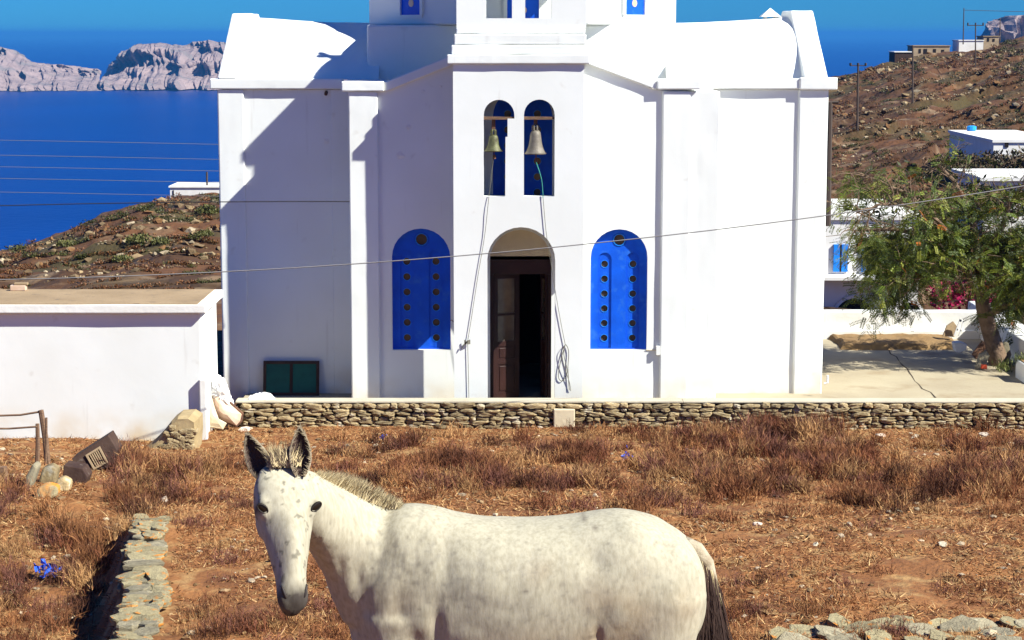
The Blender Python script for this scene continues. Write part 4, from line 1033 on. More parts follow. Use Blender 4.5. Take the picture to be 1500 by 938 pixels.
limbs = [([(1439, 440, 0), (1418, 405, -.2), (1398, 372, -.4), (1352, 345, -.6), (1298, 332, -.6), (1246, 334, -.5)], .085),
         ([(1437, 436, 0), (1436, 380, .1), (1430, 330, .3), (1412, 280, .4), (1385, 245, .5)], .10),
         ([(1440, 438, 0), (1462, 400, .2), (1490, 362, .3), (1530, 320, .4), (1570, 290, .4)], .09),
         ([(1437, 420, .05), (1410, 360, .5), (1370, 310, .8), (1320, 280, .9), (1280, 262, 1.0)], .07),
         ([(1445, 462, 0), (1470, 440, -.5), (1500, 400, -.8), (1540, 380, -1)], .06),
         ([(1436, 400, .1), (1455, 340, -.4), (1470, 290, -.6), (1500, 250, -.7)], .07),
         ([(1410, 392, -.3), (1380, 380, -.9), (1335, 385, -1.2), (1295, 400, -1.3)], .045),
         ([(1398, 372, -.4), (1360, 355, -.2), (1310, 365, .1), (1275, 380, .3)], .04), ([(1418, 405, -.2), (1390, 400, .4), (1350, 410, .6), (1310, 420, .5)], .035), ([(1462, 400, .2), (1480, 420, .5), (1510, 430, .6)], .035),
         ([(1398, 372, -.4), (1370, 330, -.9), (1330, 300, -1.3), (1275, 290, -1.5), (1235, 300, -1.6)], .05)]
ends = []
def catmull(P3, k=4):
    q = []
    for i in range(len(P3) - 1):
        p0, p1, p2, p3 = P3[max(i - 1, 0)], P3[i], P3[i + 1], P3[min(i + 2, len(P3) - 1)]
        for j in range(k):
            t = j / k; q.append(.5 * ((2 * p1) + (p2 - p0) * t + (2 * p0 - 5 * p1 + 4 * p2 - p3) * t * t + (3 * p1 - p0 - 3 * p2 + p3) * t ** 3))
    q.append(P3[-1]); return q
twigs = MB()
for li, (pl, r0) in enumerate(limbs):
    P3 = catmull([tp(u, v, d) for u, v, d in pl])
    n_ = len(P3); MB().tube([p + Vector((rng.uniform(-.02, .02), rng.uniform(-.02, .02), rng.uniform(-.02, .02))) * (1 if 0 < i < n_ - 1 else 0) for i, p in enumerate(P3)], [r0 * (1 - .75 * i / n_) for i in range(n_)], 8).build('branch', M['bark'], tree, smooth_=True)
    for i in range(3, n_):
        for _ in range(3 if i > n_ * .4 else 1):
            d = (P3[i] - P3[i - 1]).normalized(); a = Vector((rng.gauss(0, 1), rng.gauss(0, 1), rng.gauss(.1, .8))).normalized()
            d2 = (d * .5 + a).normalized(); L = rng.uniform(.35, .85); pts = [P3[i]]
            for k in range(5):
                d2 = (d2 + Vector((rng.gauss(0, .25), rng.gauss(0, .25), rng.gauss(-.02, .25)))).normalized(); pts.append(pts[-1] + d2 * L / 5)
            twigs.tube(pts, [.016, .013, .010, .008, .006, .004], 4, False)
            for k in (2, 3, 4, 5): ends.append((pts[k], d2, li))
            for _2 in range(2):
                k = rng.choice((2, 3, 4)); d3 = (d2 + Vector((rng.gauss(0, .8), rng.gauss(0, .8), rng.gauss(0, .8)))).normalized(); q3 = [pts[k]]
                for _3 in range(3): d3 = (d3 + Vector((rng.gauss(0, .3), rng.gauss(0, .3), rng.gauss(0, .3)))).normalized(); q3.append(q3[-1] + d3 * .14)
                twigs.tube(q3, [.008, .006, .005, .003], 3, False); ends.append((q3[-1], d3, li))
o = twigs.build('twigs', M['bark'], tree); o['kind'] = 'stuff'
LV = []; LC = []
for (p, d, li) in ends:
    u, v = PX(*p)
    dens = 1.0
    if v < 275: dens = .14
    elif v < 305: dens = .32
    elif u < 1345 and v < 345: dens = .22
    elif v < 350: dens = .6
    if u < 1262 and v > 300: dens = .2
    elif 1262 <= u < 1350 and v > 395: dens = .5
    elif 1350 < u < 1420 and v > 390: dens = .4
    if rng.random() > dens: continue
    nf = rng.randint(3, 6) if v < 335 else rng.randint(6, 9)
    for _ in range(nf):
        fd = (Vector(d) * .4 + Vector((rng.gauss(0, .8), rng.gauss(0, .8), rng.gauss(-.25, .5)))).normalized(); L = rng.uniform(.16, .34); sd = fd.orthogonal().normalized()
        sd = (Matrix.Rotation(rng.uniform(0, 6.28), 3, fd) @ sd); nn = 11
        base = Vector(p) + Vector((rng.gauss(0, .08), rng.gauss(0, .08), rng.gauss(0, .08)))
        tone = rng.choice([(.070, .100, .010), (.045, .065, .008), (.12, .145, .014), (.025, .036, .006), (.15, .155, .02)])
        if rng.random() < .012: tone = (.38, .11, .02)
        pos = []; dr = []; 
        for k in range(nn):
            c = base + fd * L * k / nn + Vector((0, 0, -.18 * L * (k / nn) ** 2))
            for s_ in (-1, 1): pos.append(c); dr.append((sd * s_ + fd * .5).normalized())
        pos = np.array([tuple(x) for x in pos]); dr = np.array([tuple(x) for x in dr]); nr = np.tile(np.array(tuple(fd.cross(sd))), (len(pos), 1)) + .5 * unit(len(pos))
        LV.append(blade_quads(pos, dr, nr, np.full(len(pos), .050), np.full(len(pos), .0185)))
        LC.append(np.tile(np.array(tone) * rng.uniform(.7, 1.3), (len(pos) * 4, 1)))
LV = np.concatenate(LV); LC = np.concatenate(LC); print('leaf quads', len(LV) // 4)
soup('crown', LV, 4, M['leaf'], tree, LC)

def leafy(name, label, cat, centres, n, tones, L=.09, W=.05, parent=None, up=0.0):
    t = parent or thing(name, label, cat, tuple(centres[0][0]))
    V = []; K = []
    for (c, rad) in centres:
        m_ = max(8, int(n * rad[0] * rad[2])); d = unit(m_); r_ = nrg.random(m_) ** .45
        pos = np.array(c) + d * r_[:, None] * np.array(rad) * (1 + .25 * np.sin(d[:, :1] * 7 + d[:, 2:] * 5))
        dr = unit(m_) + np.array([0, 0, up]); dr /= np.linalg.norm(dr, axis=1, keepdims=True)
        V.append(blade_quads(pos, dr, unit(m_), L * nrg.uniform(.6, 1.3, m_), W * nrg.uniform(.6, 1.3, m_)))
        K.append(np.repeat(np.array(tones)[nrg.integers(0, len(tones), m_)] * nrg.uniform(.6, 1.4, (m_, 1)), 4, axis=0))
    soup('foliage', np.concatenate(V), 4, M['leaf'], t, np.concatenate(K)); return t
def c3(u, v, Y, du, dv, dy): x, z = XZ(u, v, Y); s_ = Y / FX; return ((x, Y, z), (du * s_, dy, dv * s_))
bg_ = leafy('bougainvillea', 'magenta flowering bougainvillea behind the terrace wall beside the tree', 'shrub',
      [c3(1395, 432, 44, 30, 20, .6), c3(1425, 425, 44.3, 26, 26, .6), c3(1440, 440, 44, 22, 20, .5), c3(1372, 440, 44, 14, 14, .4), c3(1420, 395, 44.5, 16, 16, .4)], 4200, [(.25, .005, .045), (.17, .003, .03), (.33, .01, .08)], .09, .07)
MB().tube([XZ(1415, 480, 44)[:1] + (44, ZV(480, 44)), XZ(1418, 450, 44)[:1] + (44, ZV(450, 44)), XZ(1425, 425, 44)[:1] + (44, ZV(425, 44))], .05).build('stem', M['bark'], bg_)
leafy('olive_tree', 'green bush behind the garden wall under the right side of the tree', 'shrub', [c3(1480, 432, 45, 40, 26, 1.0), c3(1520, 410, 45, 50, 40, 1.0), c3(1462, 446, 44, 18, 12, .5)], 1500, [(.05, .09, .02), (.09, .12, .02), (.03, .05, .015)], .14, .05)
leafy('garden_shrub', 'dark brown-green shrub below the white house on the right hillside', 'shrub', [c3(1425, 243, 118, 42, 20, 2.2), c3(1470, 240, 118, 40, 18, 2.2), c3(1390, 240, 118, 30, 12, 2), c3(1505, 240, 116, 30, 20, 2), c3(1440, 252, 116, 70, 14, 2), c3(1480, 296, 96, 70, 22, 1.5), c3(1420, 288, 96, 40, 20, 1.5)], 800, [(.08, .055, .03), (.06, .06, .02), (.11, .07, .04)], .34, .12)
leafy('garden_tree', 'green garden tree between the church and the hillside houses', 'tree', [c3(1345, 262, 75, 60, 30, 2.2), c3(1300, 280, 74, 40, 24, 2), c3(1400, 290, 75, 60, 30, 2), c3(1455, 300, 74, 60, 34, 2), c3(1290, 305, 73, 50, 20, 1.5)], 150, [(.06, .075, .012), (.035, .042, .012), (.10, .085, .02)], .26, .09)
leafy('planter_shrub', 'small green weeds at the foot of the tree trunk', 'plant', [c3(1470, 540, 35.9, 16, 12, .2), c3(1495, 528, 35.2, 14, 10, .15)], 9000, [(.10, .13, .03), (.16, .17, .05)], .10, .012, up=1.5)

# ================================================================== HILLSIDE ROCKS AND SCRUB
def ico():
    bm = bmesh.new(); bmesh.ops.create_icosphere(bm, subdivisions=2, radius=1); 
    v = np.array([tuple(x.co) for x in bm.verts]); f = np.array([[q.index for q in x.verts] for x in bm.faces]); bm.free(); return v, f
IV, IF = ico()
bm = bmesh.new(); bmesh.ops.create_icosphere(bm, subdivisions=1, radius=1); IV1 = np.array([tuple(x.co) for x in bm.verts]); IF1 = np.array([[q.index for q in x.verts] for x in bm.faces]); bm.free()
def rocks(name, items, tones, m, lo=False, parent=None):
    V = []; K = []; iv, if_ = (IV1, IF1) if lo else (IV, IF)
    for (p, s_) in items:
        a = unit(4); off = sum(.28 * np.maximum(0, iv @ a[k] - .35)[:, None] * -a[k] * 2 for k in range(4))
        v = (iv + off + nrg.normal(0, .07, iv.shape)) * np.array(s_); th = nrg.uniform(0, 6.28); c_, q_ = math.cos(th), math.sin(th)
        v = v @ np.array([[c_, -q_, 0], [q_, c_, 0], [0, 0, 1]]).T + np.array(p)
        V.append(v[if_].reshape(-1, 3)); K.append(np.tile(np.array(tones[nrg.integers(0, len(tones))]) * nrg.uniform(.6, 1.3), (len(if_) * 3, 1)))
    return soup(name, np.concatenate(V), 3, m, parent, np.concatenate(K))
items = []
ROCKZ = [(1235, 118, 30, 7, 50), (1290, 105, 30, 6, 60), (1350, 150, 30, 12, 40), (1380, 140, 60, 6, 60), (1330, 165, 60, 10, 60), (1260, 190, 50, 12, 60), (1340, 200, 60, 8, 80), (1420, 120, 60, 20, 60), (1470, 90, 50, 30, 80), (1480, 150, 40, 20, 50), (1240, 230, 30, 25, 60),
         (1450, 175, 50, 10, 60), (1300, 90, 60, 4, 60), (1400, 85, 60, 4, 60), (1230, 160, 20, 20, 40),
         (205, 345, 40, 25, 70), (250, 325, 40, 18, 60), (60, 360, 40, 12, 40), (285, 370, 40, 15, 60), (120, 400, 80, 12, 60), (150, 345, 40, 20, 50), (30, 390, 40, 14, 30), (240, 300, 60, 8, 60), (290, 340, 30, 12, 50), (180, 385, 50, 12, 60)]
for (cu, cv, du, dv, n_) in ROCKZ:
    for _ in range(int(n_ * .8)):
        u = rng.gauss(cu, du * .6); v = rng.gauss(cv, dv * .6)
        if v < lerpt(SKYL, u) + 1: continue
        X, Y, Z = hit(u, v, hz, 46, 438, 300)
        if Y > 436: continue
        s_ = Y / FX * rng.choice((1.5, 2, 2.5, 3.5, 5, 8)) * (.75 if u > 700 else 1.15)
        items.append(((X, Y, Z), (s_ * rng.uniform(.8, 1.6), s_, s_ * rng.uniform(.45, .9))))
# terrace walls: rows of stones following the slope
for pl in ([(1215, 175), (1300, 165), (1380, 150), (1440, 135), (1500, 128)], [(1215, 205), (1290, 196), (1360, 186), (1420, 190), (1500, 178)], [(1225, 140), (1300, 133), (1360, 120), (1430, 108), (1500, 100)], [(1215, 245), (1290, 236), (1350, 222)], [(1250, 112), (1300, 100), (1350, 92), (1420, 88), (1500, 76)],
           [(175, 350), (225, 322), (262, 318)], [(225, 372), (270, 350), (310, 342)], [(60, 415), (140, 408), (225, 400)], [(0, 372), (60, 362), (110, 345)], [(235, 395), (320, 388)]):
    u = pl[0][0]
    while u < pl[-1][0]:
        v = lerpt(pl, u) + rng.gauss(0, 1.0); X, Y, Z = hit(u, v, hz, 46, 438, 300)
        s_ = Y / FX * rng.uniform(1.2, 2.4); items.append(((X, Y, Z + s_ * .3), (s_, s_, s_ * .8)))
        if rng.random() < .5: items.append(((X, Y, Z + s_ * 1.3), (s_ * .8, s_, s_ * .6)))
        u += rng.uniform(1.8, 3.6)
print('rocks', len(items))
rocks('hillside_rocks', items, [(.25, .18, .10), (.18, .125, .07), (.12, .08, .045), (.34, .27, .18), (.18, .095, .042)], M['rock'], lo=True)
SC = []
for _ in range(7600):
    if _ > 5200: u = rng.choice((rng.uniform(330, 1190), rng.uniform(-500, -60), rng.uniform(1560, 2000))); v = rng.uniform(60, 440); k = 1.2
    elif rng.random() < .5: u = rng.uniform(-60, 340); v = rng.uniform(290, 440); k = 1.3
    else: u = rng.uniform(1190, 1560); v = rng.uniform(60, 320); k = 1
    if v < lerpt(SKYL, u) + 2 or fbm(u * .02, v * .045, 5) < -.08: continue
    X, Y, Z = hit(u, v, hz, 46, 436, 200); s_ = Y / FX * rng.uniform(2.2, 5.5) * k
    dark = fbm(u * .013, v * .03, 9) > .12
    SC.append(((X, Y, Z + s_ * .2), (s_ * 1.3, s_ * 1.3, s_ * .75), dark))
V = []; K = []
for c, rad, dark in SC:
    m_ = 34; d = unit(m_); d[:, 2] = np.abs(d[:, 2]); pos = np.array(c) + d * (nrg.random(m_) ** .5)[:, None] * np.array(rad)
    V.append(blade_quads(pos, unit(m_), unit(m_), np.full(m_, rad[0] * .38), np.full(m_, rad[0] * .22)))
    tn_ = np.array(((.050, .052, .012), (.032, .038, .010), (.075, .070, .018)) if dark else ((.15, .055, .02), (.09, .036, .014), (.18, .08, .03), (.055, .035, .012)))
    K.append(np.repeat(tn_[nrg.integers(0, len(tn_), m_)] * nrg.uniform(.7, 1.3, (m_, 1)), 4, axis=0))
soup('hillside_scrub', np.concatenate(V), 4, M['leaf'], None, np.concatenate(K))
# prickly pear / agave clumps in light green on the left slope
def pear(u, v, s_, label):
    X, Y, Z = hit(u, v, hz, 46, 436, 300); t = thing('cactus', label, 'cactus', (X, Y, Z)); V = []; K = []
    m_ = 420; d = unit(m_); d[:, 2] = np.abs(d[:, 2]); rad = Y / FX * s_
    pos = np.array((X, Y, Z)) + d * (nrg.random(m_) ** .4)[:, None] * np.array((rad, rad, rad * .6)); dr = unit(m_) + np.array([0, 0, 1.2]); dr /= np.linalg.norm(dr, axis=1, keepdims=True)
    tn_ = np.array(((.10, .10, .028), (.065, .07, .02), (.13, .125, .04)))
    soup('pads', blade_quads(pos, dr, unit(m_), np.full(m_, rad * .22), np.full(m_, rad * .12)), 4, M['leaf'], t, np.repeat(tn_[nrg.integers(0, 3, m_)], 4, axis=0))
for a in ((205, 358, 22, 'pale green cactus clump in the middle of the left slope'), (180, 387, 17, 'cactus clump lower on the left slope above the low building'), (305, 318, 20, 'large cactus clump beside the church on the left slope'), (235, 362, 16, 'small cactus clump right of the middle one on the left slope'), (300, 355, 14, 'cactus clump nearest the church wall, below the large one'), (95, 362, 15, 'dark bush-like cactus on the upper left slope')): pear(*a)

# ================================================================== FIELD: DRY BRUSH, STRAW, GRAVEL
ZONES = [ # u, v, ru, rv, density, height
 (1165, 655, 110, 38, 1.0, .52), (1010, 660, 120, 34, .8, .42), (1040, 720, 110, 34, .8, .42), (1290, 690, 110, 40, .7, .42), (1420, 710, 120, 46, 1.0, .48), (1180, 730, 130, 36, .55, .35), (1500, 670, 60, 30, .6, .35),
 (700, 690, 100, 36, .9, .42), (830, 690, 70, 40, .8, .40), (600, 690, 60, 34, .8, .4), (520, 680, 50, 24, .5, .3), (850, 660, 30, 14, .7, .32), (960, 690, 70, 34, .7, .38), (890, 640, 120, 12, .3, .22), (660, 612, 30, 14, .8, .4), (945, 612, 20, 16, .9, .45), (1447, 608, 20, 20, .9, .5), (1250, 615, 120, 10, .4, .25),
 (250, 690, 60, 34, 1.0, .5), (190, 700, 60, 34, 1.0, .5), (120, 750, 70, 60, 1.0, .5), (50, 780, 70, 60, .9, .45), (30, 880, 80, 80, .9, .42), (300, 690, 50, 26, .7, .35), (110, 850, 50, 60, .8, .4), (215, 628, 22, 18, .8, .45), (20, 720, 50, 20, .7, .4), (150, 722, 60, 20, .9, .45),
 (330, 760, 60, 60, .35, .22), (320, 850, 60, 60, .6, .26), (300, 920, 80, 50, .7, .28), (400, 930, 90, 40, .6, .28), (480, 910, 60, 60, .5, .26), (560, 700, 60, 30, .5, .3),
 (1180, 905, 60, 30, .4, .22), (1090, 890, 40, 50, .5, .24), (1240, 850, 110, 30, .25, .18), (1450, 860, 70, 30, .25, .18), (1300, 925, 200, 18, .5, .2), (1100, 930, 50, 30, .6, .26)]
TONES = np.array([(.21, .085, .038), (.155, .055, .027), (.28, .125, .05), (.09, .037, .020), (.38, .21, .09), (.17, .070, .048)])
def gzf(x, y): return gz(float(x), float(y))
def clumps():
    V = []; K = []; ncl = 0
    tries = 26000
    for _ in range(tries):
        Y = rng.uniform(14.2, 30.9); X = rng.uniform(-.285, .285) * Y
        Z = gz(X, Y); u, v = PX(X, Y, Z)
        dn = 0; hg = 0; sw_ = 0
        for (cu, cv, ru, rv, de, h_) in ZONES:
            q = ((u - cu) / ru) ** 2 + ((v - cv) / rv) ** 2
            if q < 2.4:
                k = de * math.exp(-q * 1.1); dn = max(dn, k); hg += k * h_; sw_ += k
        if abs(X - dryx(Y)) < .25 and Y < 21.4: continue
        if (28 < u < 172 and 640 < v < 742) or (205 < u < 300 and 630 < v < 690) or (45 < u < 95 and 835 < v < 885): continue
        dn *= max(0, .55 + 1.5 * fbm(X * .8, Y * .8, 12))
        if rng.random() > dn * .24: continue
        h_ = hg / max(sw_, 1e-6) * rng.uniform(.28, .85); m_ = int(60 + 100 * dn); ncl += 1
        th = nrg.uniform(0, 2 * np.pi, m_); tilt = np.abs(nrg.normal(.45, .30, m_)); Ls = h_ * nrg.uniform(.35, 1.1, m_)
        d = np.stack([np.sin(tilt) * np.cos(th), np.sin(tilt) * np.sin(th), np.cos(tilt)], 1)
        base = np.array([X, Y, Z - .02]) + np.stack([nrg.normal(0, .09, m_), nrg.normal(0, .09, m_), np.zeros(m_)], 1)
        # a stem and two side shoots each
        tone = TONES[nrg.integers(0, 6)] * nrg.uniform(.8, 1.2)
        tt = tone[None, :] * nrg.uniform(.65, 1.35, (m_, 1))
        for g in range(3):
            if g == 0: b_, dd, LL = base, d, Ls
            else:
                b_ = base + d * (Ls * nrg.uniform(.3, .8, m_))[:, None]; dd = d + .7 * unit(m_); dd /= np.linalg.norm(dd, axis=1, keepdims=True); LL = Ls * .4
            tip = b_ + dd * LL[:, None] + np.array([0, 0, -.05]) * (LL ** 2)[:, None]
            sd = np.cross(dd, unit(m_)); sd /= np.linalg.norm(sd, axis=1, keepdims=True) + 1e-9; w_ = (.0036 if g == 0 else .0028) * (Y / 20) * 1.2
            V.append(np.stack([b_ - sd * w_, b_ + sd * w_, tip], 1).reshape(-1, 3)); K.append(np.repeat(tt, 3, axis=0))
    print('clumps', ncl)
    soup('dry_brush', np.concatenate(V), 3, M['blades'], None, np.concatenate(K))
clumps()
def straw():
    n = 190000; Y = 14.2 + nrg.random(n) ** .8 * 16.8; X = (nrg.random(n) * 2 - 1) * .29 * Y
    keep = np.array([fbm(x * .9, y * .9, 31) > -.30 and not (abs(x - dryx(y)) < .28 and y < 21.2) for x, y in zip(X, Y)])
    X, Y = X[keep], Y[keep]; n = len(X); Z = np.array([gz(x, y) for x, y in zip(X, Y)])
    d = unit(n); d[:, 2] = np.abs(d[:, 2]) * .45; d /= np.linalg.norm(d, axis=1, keepdims=True)
    L = nrg.uniform(.03, .12, n); b_ = np.stack([X, Y, Z], 1); sd = np.cross(d, unit(n)); sd /= np.linalg.norm(sd, axis=1, keepdims=True); w_ = nrg.uniform(.003, .007, n)[:, None]
    tn_ = np.array([(.42, .215, .085), (.33, .145, .055), (.22, .085, .033), (.48, .31, .145), (.15, .056, .024)])
    soup('straw_litter', np.stack([b_ - sd * w_, b_ + sd * w_, b_ + d * L[:, None]], 1).reshape(-1, 3), 3, M['blades'], None, np.repeat(tn_[nrg.integers(0, 5, n)] * nrg.uniform(.7, 1.2, (n, 1)), 3, axis=0))
straw()
it = []
for _ in range(5200):
    Y = 14.2 + rng.random() * 16.6; X = rng.uniform(-.28, .28) * Y
    if fbm(X * .7, Y * .7, 44) < -.12: continue
    s_ = rng.choice((.012, .016, .02, .03, .045)) * rng.uniform(.7, 1.3); it.append(((X, Y, gz(X, Y) + s_ * .2), (s_ * 1.3, s_, s_ * .6)))
rocks('gravel', it, [(.29, .19, .10), (.22, .13, .06), (.40, .31, .21), (.16, .085, .035)], M['rock'], lo=True)
it = []
for (u, v, s_) in ((1085, 560 + 60, .05), (935, 622, .09), (1290, 640, .06), (1340, 642, .06), (1222, 622, .10), (740, 627, .05), (790, 628, .05), (495, 617, .10), (578, 615, .07), (520, 618, .06), (1500 - 60, 640, .07), (360, 632, .08), (1110, 770, .05), (1195, 800, .04), (1380, 800, .05), (240, 735, .07)):
    X, Y, Z = ghit(u, v); it.append(((X, Y, Z + s_ * .3), (s_ * 1.5, s_, s_ * .7)))
rocks('loose_stones', it, [(.55, .48, .36), (.6, .5, .4)], M['rock'])
# ================================================================== THE MULE
YM = 7.25
def mp(u, v, dy=0.0):
    x, z = XZ(u, v, YM + dy); return np.array([x, YM + dy, z])
SM_ = (YM / (CP)) / FX * 1.0                      # metres per photo pixel at the mule
def ring(c, a, b, ra, rb_top, rb_bot, n=28, p=2.2, taper=0.0):
    """closed ring: a = sideways unit vector, b = up unit vector"""
    out = []
    for k in range(n):
        t = 2 * math.pi * k / n; c_, s_ = math.cos(t), math.sin(t)
        x = math.copysign(abs(c_) ** (2 / p), c_); y = math.copysign(abs(s_) ** (2 / p), s_)
        rb_ = rb_top if y > 0 else rb_bot
        out.append(np.array(c) + np.array(a) * ra * x * (1 - taper * max(0, y)) + np.array(b) * rb_ * y)
    return out
def loft(mb, rings):
    n = len(rings[0]); vs = [p for r in rings for p in r]; fs = []
    for i in range(len(rings) - 1):
        for k in range(n): fs.append((i * n + k, i * n + (k + 1) % n, (i + 1) * n + (k + 1) % n, (i + 1) * n + k))
    c0 = sum(rings[0]) / n; c1 = sum(rings[-1]) / n; vs += [c0, c1]; L = len(vs)
    fs += [((k + 1) % n, k, L - 2) for k in range(n)] + [((len(rings) - 1) * n + k, (len(rings) - 1) * n + (k + 1) % n, L - 1) for k in range(n)]
    mb.add(vs, fs)
def interp(keys, n):
    """keys: rows of equal-length tuples; smooth interpolation to n rows"""
    K = np.array(keys, dtype=float); m = len(K); out = []
    for i in range(n):
        t = (m - 1) * i / (n - 1); j = min(int(t), m - 2); f = t - j
        p0, p1, p2, p3 = K[max(j - 1, 0)], K[j], K[j + 1], K[min(j + 2, m - 1)]
        out.append(.5 * ((2 * p1) + (p2 - p0) * f + (2 * p0 - 5 * p1 + 4 * p2 - p3) * f * f + (3 * p1 - p0 - 3 * p2 + p3) * f ** 3))
    return out
ex_, ey_, ez_ = np.array([1., 0, 0]), np.array([0, 1., 0]), np.array([0, 0, 1.])
mb = MB()
# trunk: u, v top, v bottom, half width
T = interp([(512, 842, 930, .05), (525, 800, 968, .115), (548, 765, 990, .16), (580, 743, 1002, .185), (612, 738, 1008, .205), (660, 749, 1012, .235), (710, 758, 1012, .262), (770, 760, 1010, .275), (830, 756, 1000, .268),
            (880, 750, 985, .262), (915, 749, 970, .258), (950, 756, 965, .250), (985, 773, 955, .225), (1010, 793, 940, .185), (1027, 822, 915, .12), (1034, 850, 890, .05)], 46)
rg = []
for u, v0, v1, hw in T:
    a, b_ = mp(u, v0), mp(u, v1); c = (a + b_) / 2; h = (a - b_)[2] / 2; zc_ = c.copy(); zc_[2] += .10 * h
    rg.append(ring(zc_, ey_, ez_, hw, h * .90, h * 1.10, 32, 2.25))
loft(mb, rg)
# withers, hips and shoulder blades as extra swellings
def blob(c, r, n=14):
    rs_ = [ring(c + ex_ * r[0] * math.sin(t), ey_, ez_, r[1] * math.cos(t) + 1e-4, r[2] * math.cos(t) + 1e-4, r[2] * math.cos(t) + 1e-4, 16, 2) for t in np.linspace(-1.45, 1.45, n)]
    loft(mb, rs_)
blob(mp(603, 770, 0), (.13, .06, .08)); blob(mp(925, 800, -.10), (.14, .10, .085)); blob(mp(925, 800, .10), (.14, .10, .085))
blob(mp(568, 875, -.10), (.10, .10, .19)); blob(mp(568, 875, .10), (.10, .10, .19))
blob(mp(985, 868, -.12), (.125, .10, .20)); blob(mp(985, 868, .12), (.125, .10, .20)); blob(mp(600, 930, -.10), (.085, .09, .17))
blob(mp(930, 900, -.125), (.13, .09, .17)); blob(mp(930, 900, .125), (.13, .09, .17))
# legs down to the ground
gzM = gz(mp(560, 900)[0], YM)
def leg(u, side, keys):
    rs_ = []
    for (v, du, ra, rb_) in interp(keys, 22):
        c = mp(u + du, v, side); rs_.append(ring(c, ey_, ex_, rb_, ra, ra, 16, 2.1))
    loft(mb, rs_)
vg = lambda z: 469 + FX * ((YM) * SP + (z - HC) * CP) / (YM * CP - (z - HC) * SP) * -1
def vz_(z, side=0): return PX(0, YM + side, z)[1]
for sd_, du in ((-.13, 0), (.13, 22)):
    g = gz(mp(560, 900)[0], YM + sd_)
    leg(575 + du, sd_, [(900, 5, .13, .085), (960, 5, .085, .075), (vz_(g + .52), 8, .055, .055), (vz_(g + .44), 8, .052, .055), (vz_(g + .36), 10, .038, .04), (vz_(g + .15), 10, .034, .036), (vz_(g + .10), 8, .046, .046), (vz_(g + .06), 4, .04, .042), (vz_(g + .05), 3, .052, .05), (vz_(g - .01), -2, .065, .06)])
    g = gz(mp(960, 900)[0], YM + sd_)
    leg(955 + du * .8, sd_, [(870, 5, .20, .12), (940, 5, .155, .105), (vz_(g + .62), 22, .085, .07), (vz_(g + .52), 42, .062, .05), (vz_(g + .44), 48, .055, .048), (vz_(g + .34), 40, .042, .04), (vz_(g + .15), 34, .038, .038), (vz_(g + .10), 28, .048, .048), (vz_(g + .05), 18, .045, .045), (vz_(g + .05), 16, .055, .052), (vz_(g - .01), 10, .068, .062)])
# neck: from shoulders up and towards the camera to the poll
N = [(575, 850, .0, .25, .165), (548, 822, -.02, .215, .150), (522, 797, -.06, .180, .125), (497, 775, -.12, .150, .105), (472, 752, -.19, .125, .092), (448, 733, -.26, .108, .085), (432, 722, -.30, .095, .078)]
Ni = interp(N, 20); cs = [mp(u, v, d) for u, v, d, _, _ in Ni]; rg = []
for i, (u, v, d, h, w_) in enumerate(Ni):
    t = cs[min(i + 1, 19)] - cs[max(i - 1, 0)]; t /= np.linalg.norm(t); s_ = np.cross(t, ez_); s_ /= np.linalg.norm(s_); up = np.cross(s_, t)
    rg.append(ring(cs[i], s_, up, w_, h, h, 26, 2.1, .25))
loft(mb, rg)
# head
HP = mp(415, 683, -.36); HM = mp(432, 893, -.36); tl = 0.30
HM[1] -= .21
x_, z_ = XZ(431, 893, YM - .36 - .21); HM[0], HM[2] = x_, z_
hd = HM - HP; HL = np.linalg.norm(hd); hd /= HL
hs = np.cross(ez_, hd); hs /= np.linalg.norm(hs); hs = hs if hs[0] > 0 else -hs
YAW = R(-8)
hn = np.cross(hs, hd); hn = hn if hn[1] < 0 else -hn              # face normal, towards camera
c_, s_ = math.cos(YAW), math.sin(YAW); hs, hn = hs * c_ + hn * s_, hn * c_ - hs * s_
def hpnt(t, s_, n_): return HP + hd * HL * t + hs * s_ + hn * n_
# t, half width, front offset, back depth, front narrowing, side shift
H = interp([(-.03, .040, -.02, .05, .2), (.01, .078, .012, .085, .15), (.06, .094, .034, .10, .15), (.14, .107, .050, .125, .16), (.23, .109, .060, .150, .22), (.31, .108, .064, .145, .36), (.38, .098, .074, .135, .50), (.46, .088, .078, .125, .55), (.56, .076, .076, .110, .55),
            (.66, .065, .067, .095, .50), (.76, .055, .054, .088, .38), (.84, .053, .044, .078, .22), (.91, .055, .036, .070, .18), (.965, .050, .018, .058, .15), (1.0, .036, -.002, .040, .1), (1.012, .012, -.015, .02, 0)], 44)
rg = []
for t, w_, f_, b_, nar in H:
    n_ = 32; out = []
    for k in range(n_):
        a = 2 * math.pi * k / n_; ca, sa = math.cos(a), math.sin(a)
        x = math.copysign(abs(ca) ** .82, ca); y = math.copysign(abs(sa) ** .86, sa)
        yy = y * (f_ if y > 0 else b_) ; yy = y * f_ if y > 0 else y * b_
        out.append(hpnt(t, w_ * x * (1 - nar * max(0, y) ** 1.0), yy))
    rg.append(out)
loft(mb, rg)
def hblob(t, s_, n_, r):
    c = hpnt(t, s_, n_)
    rs_ = [[c + hd * r[0] * math.sin(q) + (hs * r[1] * math.cos(a) + hn * r[2] * math.sin(a)) * (math.cos(q) + 1e-4) for a in np.linspace(0, 2 * math.pi, 14, endpoint=False)] for q in np.linspace(-1.45, 1.45, 11)]
    loft(mb, rs_)
for s_ in (-1, 1):
    hblob(.285, s_ * .086, .016, (.050, .024, .028))       # brow and eye socket
    hblob(.34, s_ * .078, -.06, (.075, .018, .06))       # cheek
    hblob(.895, s_ * .034, .012, (.036, .020, .012))       # nostril wing
hblob(.97, 0, -.035, (.035, .040, .035))
